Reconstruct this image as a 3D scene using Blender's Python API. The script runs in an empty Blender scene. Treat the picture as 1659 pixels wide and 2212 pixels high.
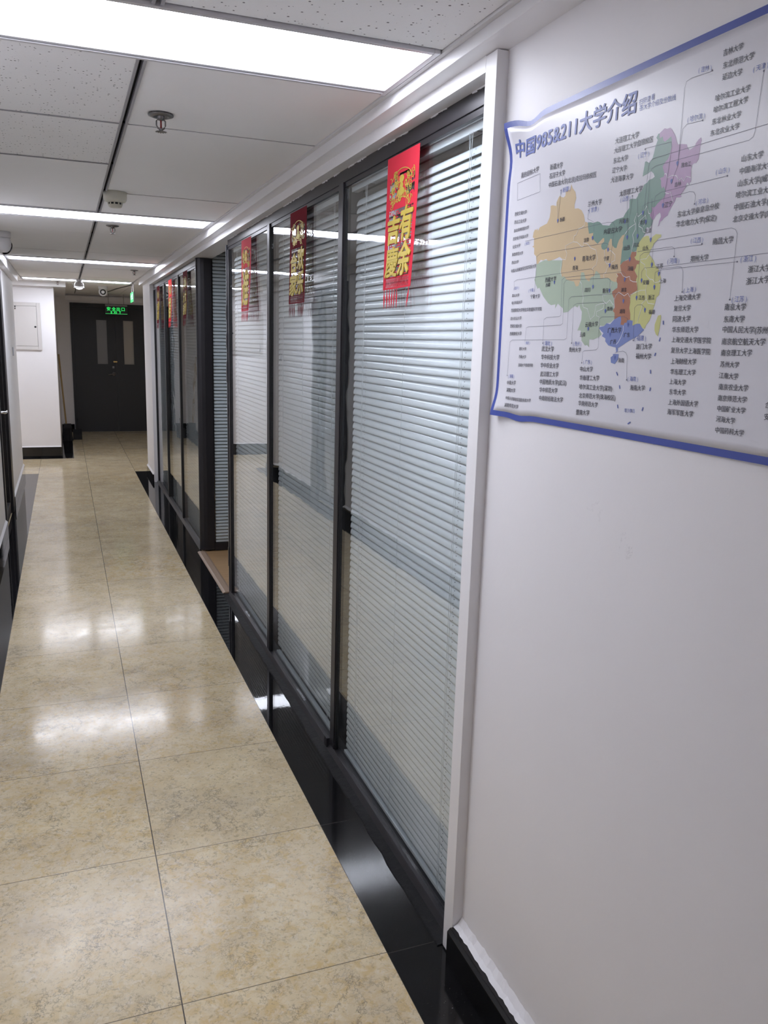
import bpy, bmesh, math, random
from mathutils import Vector, Matrix, noise as mnoise
random.seed(7)
SC = bpy.context.scene
COL = SC.collection

# ------------------------------------------------------------------ camera
cam_d = bpy.data.cameras.new('camera'); cam = bpy.data.objects.new('camera', cam_d); COL.objects.link(cam)
YAW, PIT, ROL = 0.37166604, -0.20273608, 0.02924609
fw = Vector((math.sin(YAW)*math.cos(PIT), math.cos(YAW)*math.cos(PIT), math.sin(PIT)))
rt = Vector((math.cos(YAW), -math.sin(YAW), 0.0)); up = rt.cross(fw)
r2 = rt*math.cos(ROL) + up*math.sin(ROL); u2 = up*math.cos(ROL) - rt*math.sin(ROL)
M = Matrix((r2, u2, -fw)).transposed().to_4x4(); M.translation = Vector((0, 0, 1.55))
cam.matrix_world = M
cam_d.sensor_fit = 'VERTICAL'; cam_d.sensor_height = 36.0; cam_d.lens = 1768.28/2212*36.0
cam_d.clip_start = 0.02; cam_d.clip_end = 60
SC.camera = cam

# ------------------------------------------------------------------ light level
EXPOSURE = 0.0
PANEL_W = 15.6            # radiance of the ceiling light diffusers
OFFICE_W = 2.6           # ceiling lights inside the offices
PANEL_COL = (0.91, 0.94, 1.055)
SC.view_settings.view_transform = 'Standard'; SC.view_settings.look = 'None'
SC.view_settings.exposure = EXPOSURE; SC.view_settings.gamma = 1.0
SC.view_settings.use_curve_mapping = False
world = bpy.data.worlds.new('world'); SC.world = world; world.use_nodes = True
world.node_tree.nodes['Background'].inputs[0].default_value = (0.9, 0.9, 1.0, 1)
world.node_tree.nodes['Background'].inputs[1].default_value = 0.02
cy = SC.cycles
cy.use_denoising = True; cy.max_bounces = 12; cy.diffuse_bounces = 8; cy.glossy_bounces = 5
cy.transparent_max_bounces = 24; cy.transmission_bounces = 4; cy.sample_clamp_indirect = 6.0
cy.caustics_reflective = False; cy.caustics_refractive = False

# ------------------------------------------------------------------ materials
def nmat(name):
    m = bpy.data.materials.new(name); m.use_nodes = True
    nt = m.node_tree; return m, nt, nt.nodes['Principled BSDF']
def N(nt, kind, **kw):
    n = nt.nodes.new(kind)
    for k, v in kw.items():
        if k.startswith('i_'): n.inputs[k[2:].replace('_', ' ')].default_value = v
        else: setattr(n, k, v)
    return n
def L(nt, a, b): nt.links.new(a, b)
def plain(name, col, rough=0.5, metal=0.0, spec=0.5, coat=0.0, emit=None, estr=0.0):
    m, nt, b = nmat(name)
    b.inputs['Base Color'].default_value = (*col, 1); b.inputs['Roughness'].default_value = rough
    b.inputs['Metallic'].default_value = metal; b.inputs['Specular IOR Level'].default_value = spec
    b.inputs['Coat Weight'].default_value = coat
    if emit: b.inputs['Emission Color'].default_value = (*emit, 1); b.inputs['Emission Strength'].default_value = estr
    return m
def math_n(nt, op, a, b=None, clamp=False):
    n = nt.nodes.new('ShaderNodeMath'); n.operation = op; n.use_clamp = clamp
    for i, v in enumerate((a, b)):
        if v is None: continue
        if isinstance(v, (int, float)): n.inputs[i].default_value = v
        else: L(nt, v, n.inputs[i])
    return n.outputs[0]
def mixc(nt, fac, a, b, mode='MIX'):
    n = nt.nodes.new('ShaderNodeMix'); n.data_type = 'RGBA'; n.blend_type = mode
    for s, v in ((0, fac), (6, a), (7, b)):
        if isinstance(v, (int, float)): n.inputs[s].default_value = v
        elif isinstance(v, tuple): n.inputs[s].default_value = (*v, 1) if len(v) == 3 else v
        else: L(nt, v, n.inputs[s])
    return n.outputs[2]
def ramp(nt, src, p0, p1, c0=(0, 0, 0), c1=(1, 1, 1)):
    n = nt.nodes.new('ShaderNodeValToRGB'); e = n.color_ramp.elements
    e[0].position = p0; e[1].position = p1; e[0].color = (*c0, 1); e[1].color = (*c1, 1)
    L(nt, src, n.inputs[0]); return n.outputs[0]
def noise(nt, vec, scale, detail=4, rough=0.55, dist=0.0):
    n = nt.nodes.new('ShaderNodeTexNoise'); n.inputs['Scale'].default_value = scale
    n.inputs['Detail'].default_value = detail; n.inputs['Roughness'].default_value = rough
    n.inputs['Distortion'].default_value = dist; L(nt, vec, n.inputs['Vector']); return n.outputs[0]
def objco(nt): return nt.nodes.new('ShaderNodeTexCoord').outputs['Object']
def bump(nt, b, h, dist, strength=1.0):
    n = nt.nodes.new('ShaderNodeBump'); n.inputs['Distance'].default_value = dist; n.inputs['Strength'].default_value = strength
    L(nt, h, n.inputs['Height']); L(nt, n.outputs[0], b.inputs['Normal'])

def mat_wall():
    m, nt, b = nmat('white_paint'); co = objco(nt)
    n1 = noise(nt, co, 1.3, 3); n2 = noise(nt, co, 38, 3)
    base = mixc(nt, ramp(nt, n1, 0.3, 0.7), (0.83, 0.815, 0.83), (0.86, 0.845, 0.86))
    sc = noise(nt, co, 7.5, 8, 0.7, 2.2)
    line = math_n(nt, 'LESS_THAN', math_n(nt, 'ABSOLUTE', math_n(nt, 'SUBTRACT', sc, 0.5)), 0.0035)
    msk = math_n(nt, 'GREATER_THAN', noise(nt, co, 3.1, 2), 0.665)
    base = mixc(nt, math_n(nt, 'MULTIPLY', math_n(nt, 'MULTIPLY', line, msk), 0.45), base, (0.42, 0.41, 0.42))
    L(nt, base, b.inputs['Base Color']); b.inputs['Roughness'].default_value = 0.48
    b.inputs['Specular IOR Level'].default_value = 0.35
    bump(nt, b, n2, 0.0012, 0.35); return m
def mat_floor():
    m, nt, b = nmat('beige_marble_tiles'); co = objco(nt)
    sep = nt.nodes.new('ShaderNodeSeparateXYZ'); L(nt, co, sep.inputs[0])
    tx = math_n(nt, 'DIVIDE', math_n(nt, 'SUBTRACT', sep.outputs[0], 0.1905 - 5.225), 0.5225)
    ty = math_n(nt, 'DIVIDE', math_n(nt, 'SUBTRACT', sep.outputs[1], 1.714 - 6.07), 0.607)
    fx = math_n(nt, 'FRACT', tx); fy = math_n(nt, 'FRACT', ty)
    dx = math_n(nt, 'MULTIPLY', math_n(nt, 'MINIMUM', fx, math_n(nt, 'SUBTRACT', 1.0, fx)), 0.5225)
    dy = math_n(nt, 'MULTIPLY', math_n(nt, 'MINIMUM', fy, math_n(nt, 'SUBTRACT', 1.0, fy)), 0.607)
    jx = math_n(nt, 'LESS_THAN', dx, 0.0016); jy = math_n(nt, 'MULTIPLY', math_n(nt, 'LESS_THAN', dy, 0.0013), 0.8)
    joint = math_n(nt, 'MAXIMUM', jx, jy)
    cell = nt.nodes.new('ShaderNodeCombineXYZ')
    L(nt, math_n(nt, 'FLOOR', tx), cell.inputs[0]); L(nt, math_n(nt, 'FLOOR', ty), cell.inputs[1])
    wn = nt.nodes.new('ShaderNodeTexWhiteNoise'); wn.noise_dimensions = '3D'; L(nt, cell.outputs[0], wn.inputs[0])
    off = nt.nodes.new('ShaderNodeVectorMath'); off.operation = 'MULTIPLY_ADD'
    L(nt, wn.outputs['Color'], off.inputs[0]); off.inputs[1].default_value = (9, 9, 9); L(nt, co, off.inputs[2])
    v = off.outputs[0]
    cloud = noise(nt, v, 5.0, 8, 0.66, 0.3); och = noise(nt, v, 27, 7, 0.68, 0.6); wht = noise(nt, v, 41, 6, 0.7, 0.8)
    base = mixc(nt, ramp(nt, cloud, 0.34, 0.66), (0.60, 0.49, 0.315), (0.755, 0.645, 0.435))
    base = mixc(nt, math_n(nt, 'MULTIPLY', ramp(nt, och, 0.46, 0.62), math_n(nt, 'ADD', math_n(nt, 'MULTIPLY', wn.outputs['Value'], 0.45), 0.18)), base, (0.60, 0.415, 0.165))
    base = mixc(nt, math_n(nt, 'MULTIPLY', ramp(nt, wht, 0.52, 0.68), 0.55), base, (0.76, 0.70, 0.58))
    base = mixc(nt, math_n(nt, 'MULTIPLY', ramp(nt, noise(nt, v, 75, 4, 0.7, 0.5), 0.54, 0.66), 0.50), base, (0.30, 0.235, 0.145))
    def crack(scale, dist, width, mscale, m0, m1, off_):
        n1 = noise(nt, v, scale, 11, 0.70, dist)
        d1 = math_n(nt, 'ABSOLUTE', math_n(nt, 'SUBTRACT', n1, off_))
        msk = ramp(nt, noise(nt, v, mscale, 5, 0.65), m0, m1)
        return math_n(nt, 'MULTIPLY', ramp(nt, d1, 0.0, width, (1, 1, 1), (0, 0, 0)), msk)
    base = mixc(nt, math_n(nt, 'MULTIPLY', crack(13.0, 0.35, 0.018, 6.5, 0.45, 0.64, 0.505), 0.62), base, (0.20, 0.165, 0.13))
    base = mixc(nt, math_n(nt, 'MULTIPLY', crack(4.2, 0.25, 0.0075, 3.6, 0.48, 0.60, 0.5), 0.75), base, (0.12, 0.105, 0.095))
    base = mixc(nt, math_n(nt, 'MULTIPLY', crack(2.3, 0.3, 0.0050, 2.4, 0.50, 0.57, 0.46), 0.80), base, (0.10, 0.09, 0.085))
    sp = noise(nt, v, 130, 3, 0.6); spm = ramp(nt, noise(nt, v, 4.0, 4, 0.6), 0.45, 0.65)
    base = mixc(nt, math_n(nt, 'MULTIPLY', math_n(nt, 'MULTIPLY', ramp(nt, sp, 0.66, 0.72), 0.75), spm), base, (0.10, 0.095, 0.09))
    # grey worn-in grime in large soft patches
    gr = noise(nt, co, 2.2, 5, 0.6)
    base = mixc(nt, math_n(nt, 'MULTIPLY', ramp(nt, gr, 0.52, 0.75), 0.35), base, (0.30, 0.27, 0.24))
    base = mixc(nt, joint, base, (0.10, 0.085, 0.07))
    L(nt, base, b.inputs['Base Color'])
    rgh = ramp(nt, noise(nt, co, 9, 5, 0.6), 0.3, 0.75, (0.09, 0.09, 0.09), (0.19, 0.19, 0.19))
    wornf = ramp(nt, math_n(nt, 'MULTIPLY', math_n(nt, 'ADD', sep.outputs[1], noise(nt, co, 2.5, 3)), 0.1), 0.26, 0.36, (1, 1, 1), (0, 0, 0))
    L(nt, math_n(nt, 'ADD', rgh, math_n(nt, 'MULTIPLY', wornf, 0.09)), b.inputs['Roughness']); b.inputs['IOR'].default_value = 1.44
    h = math_n(nt, 'ADD', math_n(nt, 'MULTIPLY', noise(nt, co, 60, 4, 0.6), 0.25), math_n(nt, 'MULTIPLY', joint, -1.0))
    bump(nt, b, h, 0.0006, 0.35); return m
def mat_granite():
    m, nt, b = nmat('black_granite'); co = objco(nt)
    sp = noise(nt, co, 260, 2, 0.5); big = noise(nt, co, 5, 4)
    m1 = math_n(nt, 'MULTIPLY', ramp(nt, sp, 0.70, 0.76), ramp(nt, big, 0.4, 0.7))
    sep = nt.nodes.new('ShaderNodeSeparateXYZ'); L(nt, co, sep.inputs[0])
    fy = math_n(nt, 'FRACT', math_n(nt, 'DIVIDE', math_n(nt, 'SUBTRACT', sep.outputs[1], 1.708 - 6.07), 0.607))
    dy = math_n(nt, 'MINIMUM', fy, math_n(nt, 'SUBTRACT', 1.0, fy))
    j = math_n(nt, 'LESS_THAN', dy, 0.0024)
    dust = math_n(nt, 'MULTIPLY', ramp(nt, noise(nt, co, 14, 7, 0.7, 1.0), 0.58, 0.8), 0.10)
    base = mixc(nt, dust, (0.0065, 0.0065, 0.0075), (0.12, 0.115, 0.11))
    base = mixc(nt, math_n(nt, 'MULTIPLY', m1, 0.5), base, (0.28, 0.26, 0.23))
    base = mixc(nt, math_n(nt, 'MULTIPLY', j, 0.6), base, (0.05, 0.045, 0.04))
    L(nt, base, b.inputs['Base Color'])
    worn = ramp(nt, math_n(nt, 'MULTIPLY', math_n(nt, 'ADD', sep.outputs[1], noise(nt, co, 3.5, 4)), 0.1), 0.27, 0.36, (1, 1, 1), (0, 0, 0))
    L(nt, math_n(nt, 'ADD', math_n(nt, 'MULTIPLY', worn, 0.075), math_n(nt, 'MULTIPLY', noise(nt, co, 12, 5, 0.65), 0.05)), b.inputs['Roughness'])
    b.inputs['IOR'].default_value = 1.52
    bump(nt, b, noise(nt, co, 45, 3), 0.0004, 0.10); return m
def mat_ceiling(porous):
    m, nt, b = nmat('porous_ceiling_tile' if porous else 'plain_ceiling_tile'); co = objco(nt)
    base = mixc(nt, noise(nt, co, 3, 4), (0.885, 0.87, 0.87), (0.92, 0.91, 0.91))
    if porous:
        v = nt.nodes.new('ShaderNodeTexVoronoi'); v.inputs['Scale'].default_value = 105; L(nt, co, v.inputs['Vector'])
        rnd = nt.nodes.new('ShaderNodeSeparateColor'); L(nt, v.outputs['Color'], rnd.inputs[0])
        rad = math_n(nt, 'MULTIPLY', math_n(nt, 'POWER', rnd.outputs[0], 1.5), 0.30)
        hole = math_n(nt, 'MULTIPLY', math_n(nt, 'LESS_THAN', v.outputs['Distance'], rad), math_n(nt, 'GREATER_THAN', rnd.outputs[1], 0.35))
        base = mixc(nt, math_n(nt, 'MULTIPLY', hole, 0.85), base, (0.10, 0.09, 0.09))
        bump(nt, b, noise(nt, co, 90, 3), 0.002, 0.3)
    else:
        bump(nt, b, noise(nt, co, 70, 4), 0.002, 0.18)
    L(nt, base, b.inputs['Base Color']); b.inputs['Roughness'].default_value = 0.85; b.inputs['Specular IOR Level'].default_value = 0.15
    return m
def mat_glass(name, tint=(0.95, 0.968, 0.975), wob=True):
    m = bpy.data.materials.new(name); m.use_nodes = True; nt = m.node_tree; nt.nodes.clear()
    out = nt.nodes.new('ShaderNodeOutputMaterial'); mx = nt.nodes.new('ShaderNodeMixShader')
    tr = nt.nodes.new('ShaderNodeBsdfTransparent'); tr.inputs[0].default_value = (*tint, 1)
    gl = nt.nodes.new('ShaderNodeBsdfGlossy'); gl.inputs['Roughness'].default_value = 0.0; gl.inputs[0].default_value = (1, 1, 1, 1)
    lw = nt.nodes.new('ShaderNodeLayerWeight'); lw.inputs['Blend'].default_value = 0.5
    f = math_n(nt, 'ADD', math_n(nt, 'MULTIPLY', math_n(nt, 'POWER', lw.outputs['Facing'], 5.0), 0.958), 0.042)
    L(nt, f, mx.inputs[0]); L(nt, tr.outputs[0], mx.inputs[1]); L(nt, gl.outputs[0], mx.inputs[2]); L(nt, mx.outputs[0], out.inputs[0])
    if wob:
        bp = nt.nodes.new('ShaderNodeBump'); bp.inputs['Distance'].default_value = 0.0035; bp.inputs['Strength'].default_value = 0.12
        L(nt, noise(nt, objco(nt), 6.0, 1.5, 0.4), bp.inputs['Height']); L(nt, bp.outputs[0], gl.inputs['Normal'])
    return m
def mat_wood():
    m, nt, b = nmat('oak_laminate'); co = objco(nt)
    mp = nt.nodes.new('ShaderNodeMapping'); mp.inputs['Scale'].default_value = (1.2, 14, 1); L(nt, co, mp.inputs[0])
    g = noise(nt, mp.outputs[0], 3, 6, 0.6, 0.6)
    sep = nt.nodes.new('ShaderNodeSeparateXYZ'); L(nt, co, sep.inputs[0])
    fy = math_n(nt, 'FRACT', math_n(nt, 'DIVIDE', sep.outputs[1], 0.19)); j = math_n(nt, 'LESS_THAN', fy, 0.012)
    base = mixc(nt, g, (0.33, 0.20, 0.095), (0.56, 0.37, 0.19)); base = mixc(nt, math_n(nt, 'MULTIPLY', j, .6), base, (0.12, 0.07, 0.03))
    L(nt, base, b.inputs['Base Color']); b.inputs['Roughness'].default_value = 0.3; return m
def mat_mortar():
    m, nt, b = nmat('blackened_mortar'); co = objco(nt)
    n = noise(nt, co, 30, 8, 0.7, 1.0)
    L(nt, mixc(nt, ramp(nt, n, 0.55, 0.75), (0.004, 0.004, 0.005), (0.022, 0.02, 0.019)), b.inputs['Base Color'])
    b.inputs['Roughness'].default_value = 0.5; b.inputs['Specular IOR Level'].default_value = 0.25; bump(nt, b, n, 0.006, 0.6); return m
def mat_bronze_sheet():
    m, nt, b = nmat('brushed_dark_frame'); co = objco(nt)
    n = noise(nt, co, 8, 4)
    L(nt, mixc(nt, n, (0.024, 0.0225, 0.026), (0.034, 0.032, 0.037)), b.inputs['Base Color'])
    b.inputs['Metallic'].default_value = 0.35; b.inputs['Roughness'].default_value = 0.36; return m

WALL = mat_wall(); FLOOR = mat_floor(); GRANITE = mat_granite(); CEILP = mat_ceiling(True); CEIL = mat_ceiling(False)
GLASS = mat_glass('partition_glass'); GLASS2 = mat_glass('rear_glass', wob=False); WOOD = mat_wood(); MORTAR = mat_mortar(); FRAME = mat_bronze_sheet()
TRIMW = plain('trim_white', (0.84, 0.83, 0.845), 0.38)
CAULK = plain('white_caulk', (0.80, 0.79, 0.81), 0.6)
GASKET = plain('black_rubber', (0.008, 0.008, 0.009), 0.5)
ALU = plain('white_aluminium', (0.62, 0.61, 0.64), 0.35, 0.3)
TBAR = plain('grey_grid_bar', (0.34, 0.33, 0.35), 0.5)
GAPSHADE = plain('gap_shade', (0.012, 0.012, 0.014), 0.9)  # near-black colour standing in for the shade inside ceiling joints
SLAT = plain('blind_slat_paint', (0.77, 0.81, 0.825), 0.12, 0.0, 0.55)
CORD = plain('white_cord', (0.72, 0.74, 0.75), 0.7)
DOORP = plain('charcoal_door_paint', (0.022, 0.022, 0.026), 0.42)
CHROME = plain('chrome', (0.75, 0.75, 0.77), 0.16, 1.0)
STEEL = plain('dull_steel', (0.22, 0.21, 0.21), 0.38, 0.9)
BRASS = plain('brass', (0.62, 0.42, 0.16), 0.3, 1.0)
PLASTIC = plain('white_plastic', (0.80, 0.80, 0.83), 0.35)
CREAM = plain('cream_plastic', (0.66, 0.64, 0.55), 0.45)
BLACK = plain('black_plastic', (0.012, 0.012, 0.014), 0.3)
LENS = plain('dark_lens', (0.01, 0.01, 0.014), 0.06, 0.0, 0.8)
OWALL = plain('office_wall_grey', (0.12, 0.12, 0.13), 0.7)  # colour kept dark so the view into the office looks dim
REDGL = plain('red_bulb', (0.22, 0.035, 0.035), 0.15)
EDGEW = plain('white_edge_bar', (0.72, 0.71, 0.72), 0.5)
JAMBG = plain('grey_jamb', (0.075, 0.077, 0.088), 0.35, 0.4)
BOXP = plain('cream_box_paint', (0.62, 0.595, 0.58), 0.45)
PANEL = plain('light_diffuser', (0.9, 0.9, 0.9), 0.5, emit=PANEL_COL, estr=PANEL_W)
OPANEL = plain('office_diffuser', (0.9, 0.9, 0.9), 0.5, emit=(1.0, 0.97, 0.93), estr=OFFICE_W)
GREENL = plain('green_lit_letters', (0.02, 0.3, 0.08), 0.5, emit=(0.03, 1.0, 0.16), estr=1.0)
GREENP = plain('green_lit_panel', (0.02, 0.3, 0.08), 0.5, emit=(0.10, 1.0, 0.22), estr=0.7)
SIGNK = plain('sign_dark_face', (0.012, 0.016, 0.014), 0.3)
SIGNG = plain('sign_grey_case', (0.32, 0.30, 0.31), 0.5)
RED = plain('red_paper', (0.48, 0.026, 0.045), 0.75, spec=0.12); DRED = plain('dark_red_paper', (0.17, 0.012, 0.022), 0.8, spec=0.08)
VRED = plain('bright_red_paper', (0.80, 0.05, 0.05), 0.8, spec=0.1)
GOLD = plain('gold_foil', (0.54, 0.415, 0.065), 0.42, 0.35, spec=0.3)
PAPER = plain('poster_paper', (0.72, 0.715, 0.765), 0.30)
BORD = plain('poster_blue_border', (0.055, 0.085, 0.36), 0.34)
PCOL = {'lgreen': (0.41, 0.50, 0.39), 'tan': (0.62, 0.48, 0.29), 'green': (0.20, 0.32, 0.265), 'purple': (0.44, 0.29, 0.46), 'yellow': (0.585, 0.585, 0.24), 'brown': (0.41, 0.18, 0.105), 'blue': (0.20, 0.255, 0.52)}
PMAT = {k: plain('map_' + k, v, 0.36) for k, v in PCOL.items()}
PINK = plain('poster_black_ink', (0.045, 0.043, 0.06), 0.4); PBLUE = plain('poster_blue_ink', (0.10, 0.14, 0.42), 0.4)
PWHITE = plain('poster_map_outline', (0.82, 0.82, 0.84), 0.4); PLINE = plain('poster_line_ink', (0.12, 0.12, 0.17), 0.5)
HANDLE = plain('yellowed_wood', (0.30, 0.20, 0.085), 0.55); BRUSH = plain('black_bristle', (0.01, 0.01, 0.013), 0.7)

# ------------------------------------------------------------------ mesh helpers
def wloc(o):
    v = Vector((0, 0, 0))
    while o is not None: v += o.location; o = o.parent
    return v
def dress(o, label=None, cat=None, group=None, kind=None):
    if label: o['label'] = label
    if cat: o['category'] = cat
    if group: o['group'] = group
    if kind: o['kind'] = kind
    return o
class MB:
    def __init__(s): s.v = []; s.f = []; s.mi = []; s.sm = []
    def add(s, vs, fs, mi=0, smooth=False):
        b = len(s.v); s.v += [tuple(v) for v in vs]
        for f in fs: s.f.append([b + i for i in f]); s.mi.append(mi); s.sm.append(smooth)
        return s
    def box(s, x0, x1, y0, y1, z0, z1, mi=0):
        vs = [(x, y, z) for x in (x0, x1) for y in (y0, y1) for z in (z0, z1)]
        return s.add(vs, [(0, 1, 3, 2), (4, 6, 7, 5), (0, 4, 5, 1), (2, 3, 7, 6), (0, 2, 6, 4), (1, 5, 7, 3)], mi)
    def prism(s, prof, axis, a, b, mi=0, smooth=False, za=0.0, zb=0.0):
        # prof: (p, q) pairs; axis 'y': p=x q=z ; axis 'z': p=x q=y ; axis 'x': p=y q=z
        n = len(prof)
        def P(p, q, t, dz): return (p, t, q + dz) if axis == 'y' else ((p, q, t) if axis == 'z' else (t, p, q + dz))
        vs = [P(p, q, a, za) for p, q in prof] + [P(p, q, b, zb) for p, q in prof]
        s.add(vs, [(i, (i + 1) % n, (i + 1) % n + n, i + n) for i in range(n)], mi, smooth)
        return s.add(vs, [tuple(range(n)), tuple(range(2*n - 1, n - 1, -1))], mi)
    def tube(s, pts, r, seg=8, mi=0, caps=True, radii=None):
        pts = [Vector(p) for p in pts]; n = len(pts); rings = []
        for i, p in enumerate(pts):
            t = (pts[min(i + 1, n - 1)] - pts[max(i - 1, 0)]).normalized()
            a = t.cross(Vector((0, 0, 1)) if abs(t.z) < .9 else Vector((1, 0, 0))).normalized(); b2 = t.cross(a)
            rr = radii[i] if radii else r
            rings.append([p + a*rr*math.cos(2*math.pi*k/seg) + b2*rr*math.sin(2*math.pi*k/seg) for k in range(seg)])
        vs = [v for ring in rings for v in ring]; fs = []
        for i in range(n - 1):
            for k in range(seg): fs.append((i*seg + k, i*seg + (k + 1) % seg, (i + 1)*seg + (k + 1) % seg, (i + 1)*seg + k))
        s.add(vs, fs, mi, True)
        if caps: s.add(vs, [tuple(range(seg - 1, -1, -1)), tuple(range((n - 1)*seg, n*seg))], mi)
        return s
    def lathe(s, prof, c, axis=Vector((0, 0, 1)), seg=24, mi=0, smooth=True):
        axis = Vector(axis).normalized(); a = axis.cross(Vector((1, 0, 0)) if abs(axis.x) < .9 else Vector((0, 1, 0))).normalized(); b2 = axis.cross(a); c = Vector(c)
        vs = []; n = len(prof)
        for r, h in prof:
            for k in range(seg):
                t = 2*math.pi*k/seg; vs.append(c + axis*h + (a*math.cos(t) + b2*math.sin(t))*max(r, 1e-5))
        fs = [(i*seg + k, i*seg + (k + 1) % seg, (i + 1)*seg + (k + 1) % seg, (i + 1)*seg + k) for i in range(n - 1) for k in range(seg)]
        return s.add(vs, fs, mi, smooth)
    def build(s, name, mats, parent=None, bevel=0.0, solid=0.0, origin=None):
        me = bpy.data.meshes.new(name)
        o0 = Vector(origin) if origin is not None else Vector((0, 0, 0))
        me.from_pydata([tuple(Vector(v) - o0) for v in s.v], [], s.f); me.validate(clean_customdata=False)
        for m in (mats if isinstance(mats, (list, tuple)) else [mats]): me.materials.append(m)
        if len(me.polygons) == len(s.f):
            me.polygons.foreach_set('material_index', s.mi); me.polygons.foreach_set('use_smooth', s.sm)
        bm = bmesh.new(); bm.from_mesh(me); bmesh.ops.recalc_face_normals(bm, faces=bm.faces) if not getattr(s, 'flat', False) else None
        bm.to_mesh(me); bm.free()
        o = bpy.data.objects.new(name, me); COL.objects.link(o)
        if parent is not None:
            o.parent = parent; o.location = o0 - wloc(parent)
        else: o.location = o0
        if bevel:
            md = o.modifiers.new('bevel', 'BEVEL'); md.width = bevel; md.segments = 2; md.limit_method = 'ANGLE'; md.angle_limit = math.radians(40)
        if solid:
            md = o.modifiers.new('solid', 'SOLIDIFY'); md.thickness = solid; md.offset = 0
        return o
def empty(name, loc=(0, 0, 0)):
    o = bpy.data.objects.new(name, None); COL.objects.link(o); o.location = loc; o.empty_display_size = 0.05; return o
def struct(name, mb, mats, label, cat, bevel=0.0):
    return dress(mb.build(name, mats, None, bevel), label, cat, None, 'structure')

_fc = bpy.data.curves.new('lettering_source', 'FONT'); _fo = bpy.data.objects.new('lettering_source', _fc); COL.objects.link(_fo)
def glyphs(body, weight=0.0, depth=0.0):
    """outline mesh of a string, 1 em = 1 unit; returns verts, faces, width"""
    _fc.body = body; _fc.offset = weight; _fc.extrude = depth; _fc.resolution_u = 3
    bpy.context.view_layer.update()
    dg = bpy.context.evaluated_depsgraph_get(); ev = _fo.evaluated_get(dg); me = ev.to_mesh()
    vs = [v.co.copy() for v in me.vertices]; fs = [tuple(p.vertices) for p in me.polygons]
    ev.to_mesh_clear()
    return vs, fs

# ------------------------------------------------------------------ the setting
CZ = 2.18                      # corridor ceiling
def zs(y): return 0.0048*(y - 2.0)   # the long rails and beams dip slightly towards the far end
struct('floor', MB().box(-4.2, 0.90, -3.0, 9.9, -0.1, 0.0).box(-4.2, 3.2, 9.9, 14.26, -0.1, 0.0), FLOOR, 'corridor floor of polished beige marble tiles', 'floor')
struct('floor_office', MB().box(0.905, 4.2, -3.0, 9.85, -0.08, 0.0), WOOD, 'oak laminate floor inside the office doorway', 'floor')
# black granite border strips let into the floor
struct('trim_1', MB().box(0.7125, 0.89, -3.0, 9.89, -0.02, 0.0012), GRANITE, 'black granite floor border below the glass partition', 'floor border')
struct('trim_2', MB().box(-0.49, -0.3325, -3.0, 9.90, -0.02, 0.0012), GRANITE, 'black granite floor border along the opposite wall', 'floor border')
struct('trim_3', MB().box(-4.2, 0.056, 11.113, 11.27, -0.02, 0.0012).box(-0.10, 0.056, 11.27, 14.2, -0.02, 0.0012), GRANITE, 'black granite floor border around the white wall end', 'floor border')
# rough mortar sill under the near partition
mb = MB(); ys = [1.69 + 0.06*i for i in range(54)]
rnd = random.Random(3)
xo = [0.845 + rnd.uniform(-.003, .003) for _ in ys]
for i in range(len(ys) - 1):
    mb.add([(xo[i], ys[i], 0.0013), (0.892, ys[i], 0.0013), (0.892, ys[i+1], 0.0013), (xo[i+1], ys[i+1], 0.0013), (xo[i] + .003, ys[i], 0.0048), (0.892, ys[i], 0.0058), (0.892, ys[i+1], 0.0058), (xo[i+1] + .003, ys[i+1], 0.0048)],
           [(4, 5, 6, 7), (0, 4, 7, 3), (1, 2, 6, 5), (0, 1, 5, 4), (3, 7, 6, 2)])
struct('trim_4', mb, MORTAR, 'rough blackened mortar sill along the partition foot', 'sill')

# right side: near wall, jamb, header, beam, far wall end
struct('wall_right', MB().box(0.885, 1.02, -3.0, 1.66, 0, 2.3), WALL, 'white painted wall behind the large poster', 'wall')
struct('trim_5', MB().box(0.858, 0.99, 1.636, 1.686, 0.006, 2.149), TRIMW, 'white boxed jamb at the near end of the partition', 'jamb', 0.0015)
mb = MB(); mb.prism([(0.858, 2.116), (0.99, 2.116), (0.99, 2.16), (0.858, 2.16)], 'y', 1.686, 9.12, za=-zs(1.686), zb=-zs(9.12))
struct('trim_6', mb, TRIMW, 'white header band above the dark partition rail', 'header')
mb = MB(); mb.prism([(0.816, 2.149), (1.02, 2.149), (1.02, 2.33), (0.816, 2.33)], 'y', -3.0, 9.87, za=-zs(-3), zb=-zs(9.87))
struct('trim_7', mb, TRIMW, 'white boxed beam where partition meets ceiling', 'beam', 0.001)
struct('wall_right_far', MB().box(0.858, 0.99, 9.10, 9.87, 0, 2.15), WALL, 'white wall end beyond the glass partition', 'wall')
struct('wall_lobby_right', MB().box(0.99, 3.2, 9.75, 9.87, 0, 2.3).box(3.1, 3.2, 9.87, 14.3, 0, 2.3), WALL, 'white side wall of the far lobby', 'wall')
def skirting(name, prof, a, b, label, axis='y'):
    return struct(name, MB().prism(prof, axis, a, b), GRANITE, label, 'baseboard', 0.0015)
skirting('baseboard_right', [(0.843, 0.0012), (0.884, 0.0012), (0.884, 0.097), (0.851, 0.097), (0.843, 0.089)], -3.0, 1.634, 'black granite baseboard under the poster wall')
mb = MB(); rc = random.Random(21); yy = [1.634 - .012*i for i in range(120)] + [-3.0]
prof = []
for y in yy:
    a = rc.uniform(-.0022, .0022); prof.append([(0.8615 + a, y, 0.0972), (0.8845, y, 0.0972), (0.8845, y, 0.1195 + rc.uniform(-.003, .003)), (0.873 + a, y, 0.1035 + rc.uniform(-.001, .001))])
vs = [p for q in prof for p in q]
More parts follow.
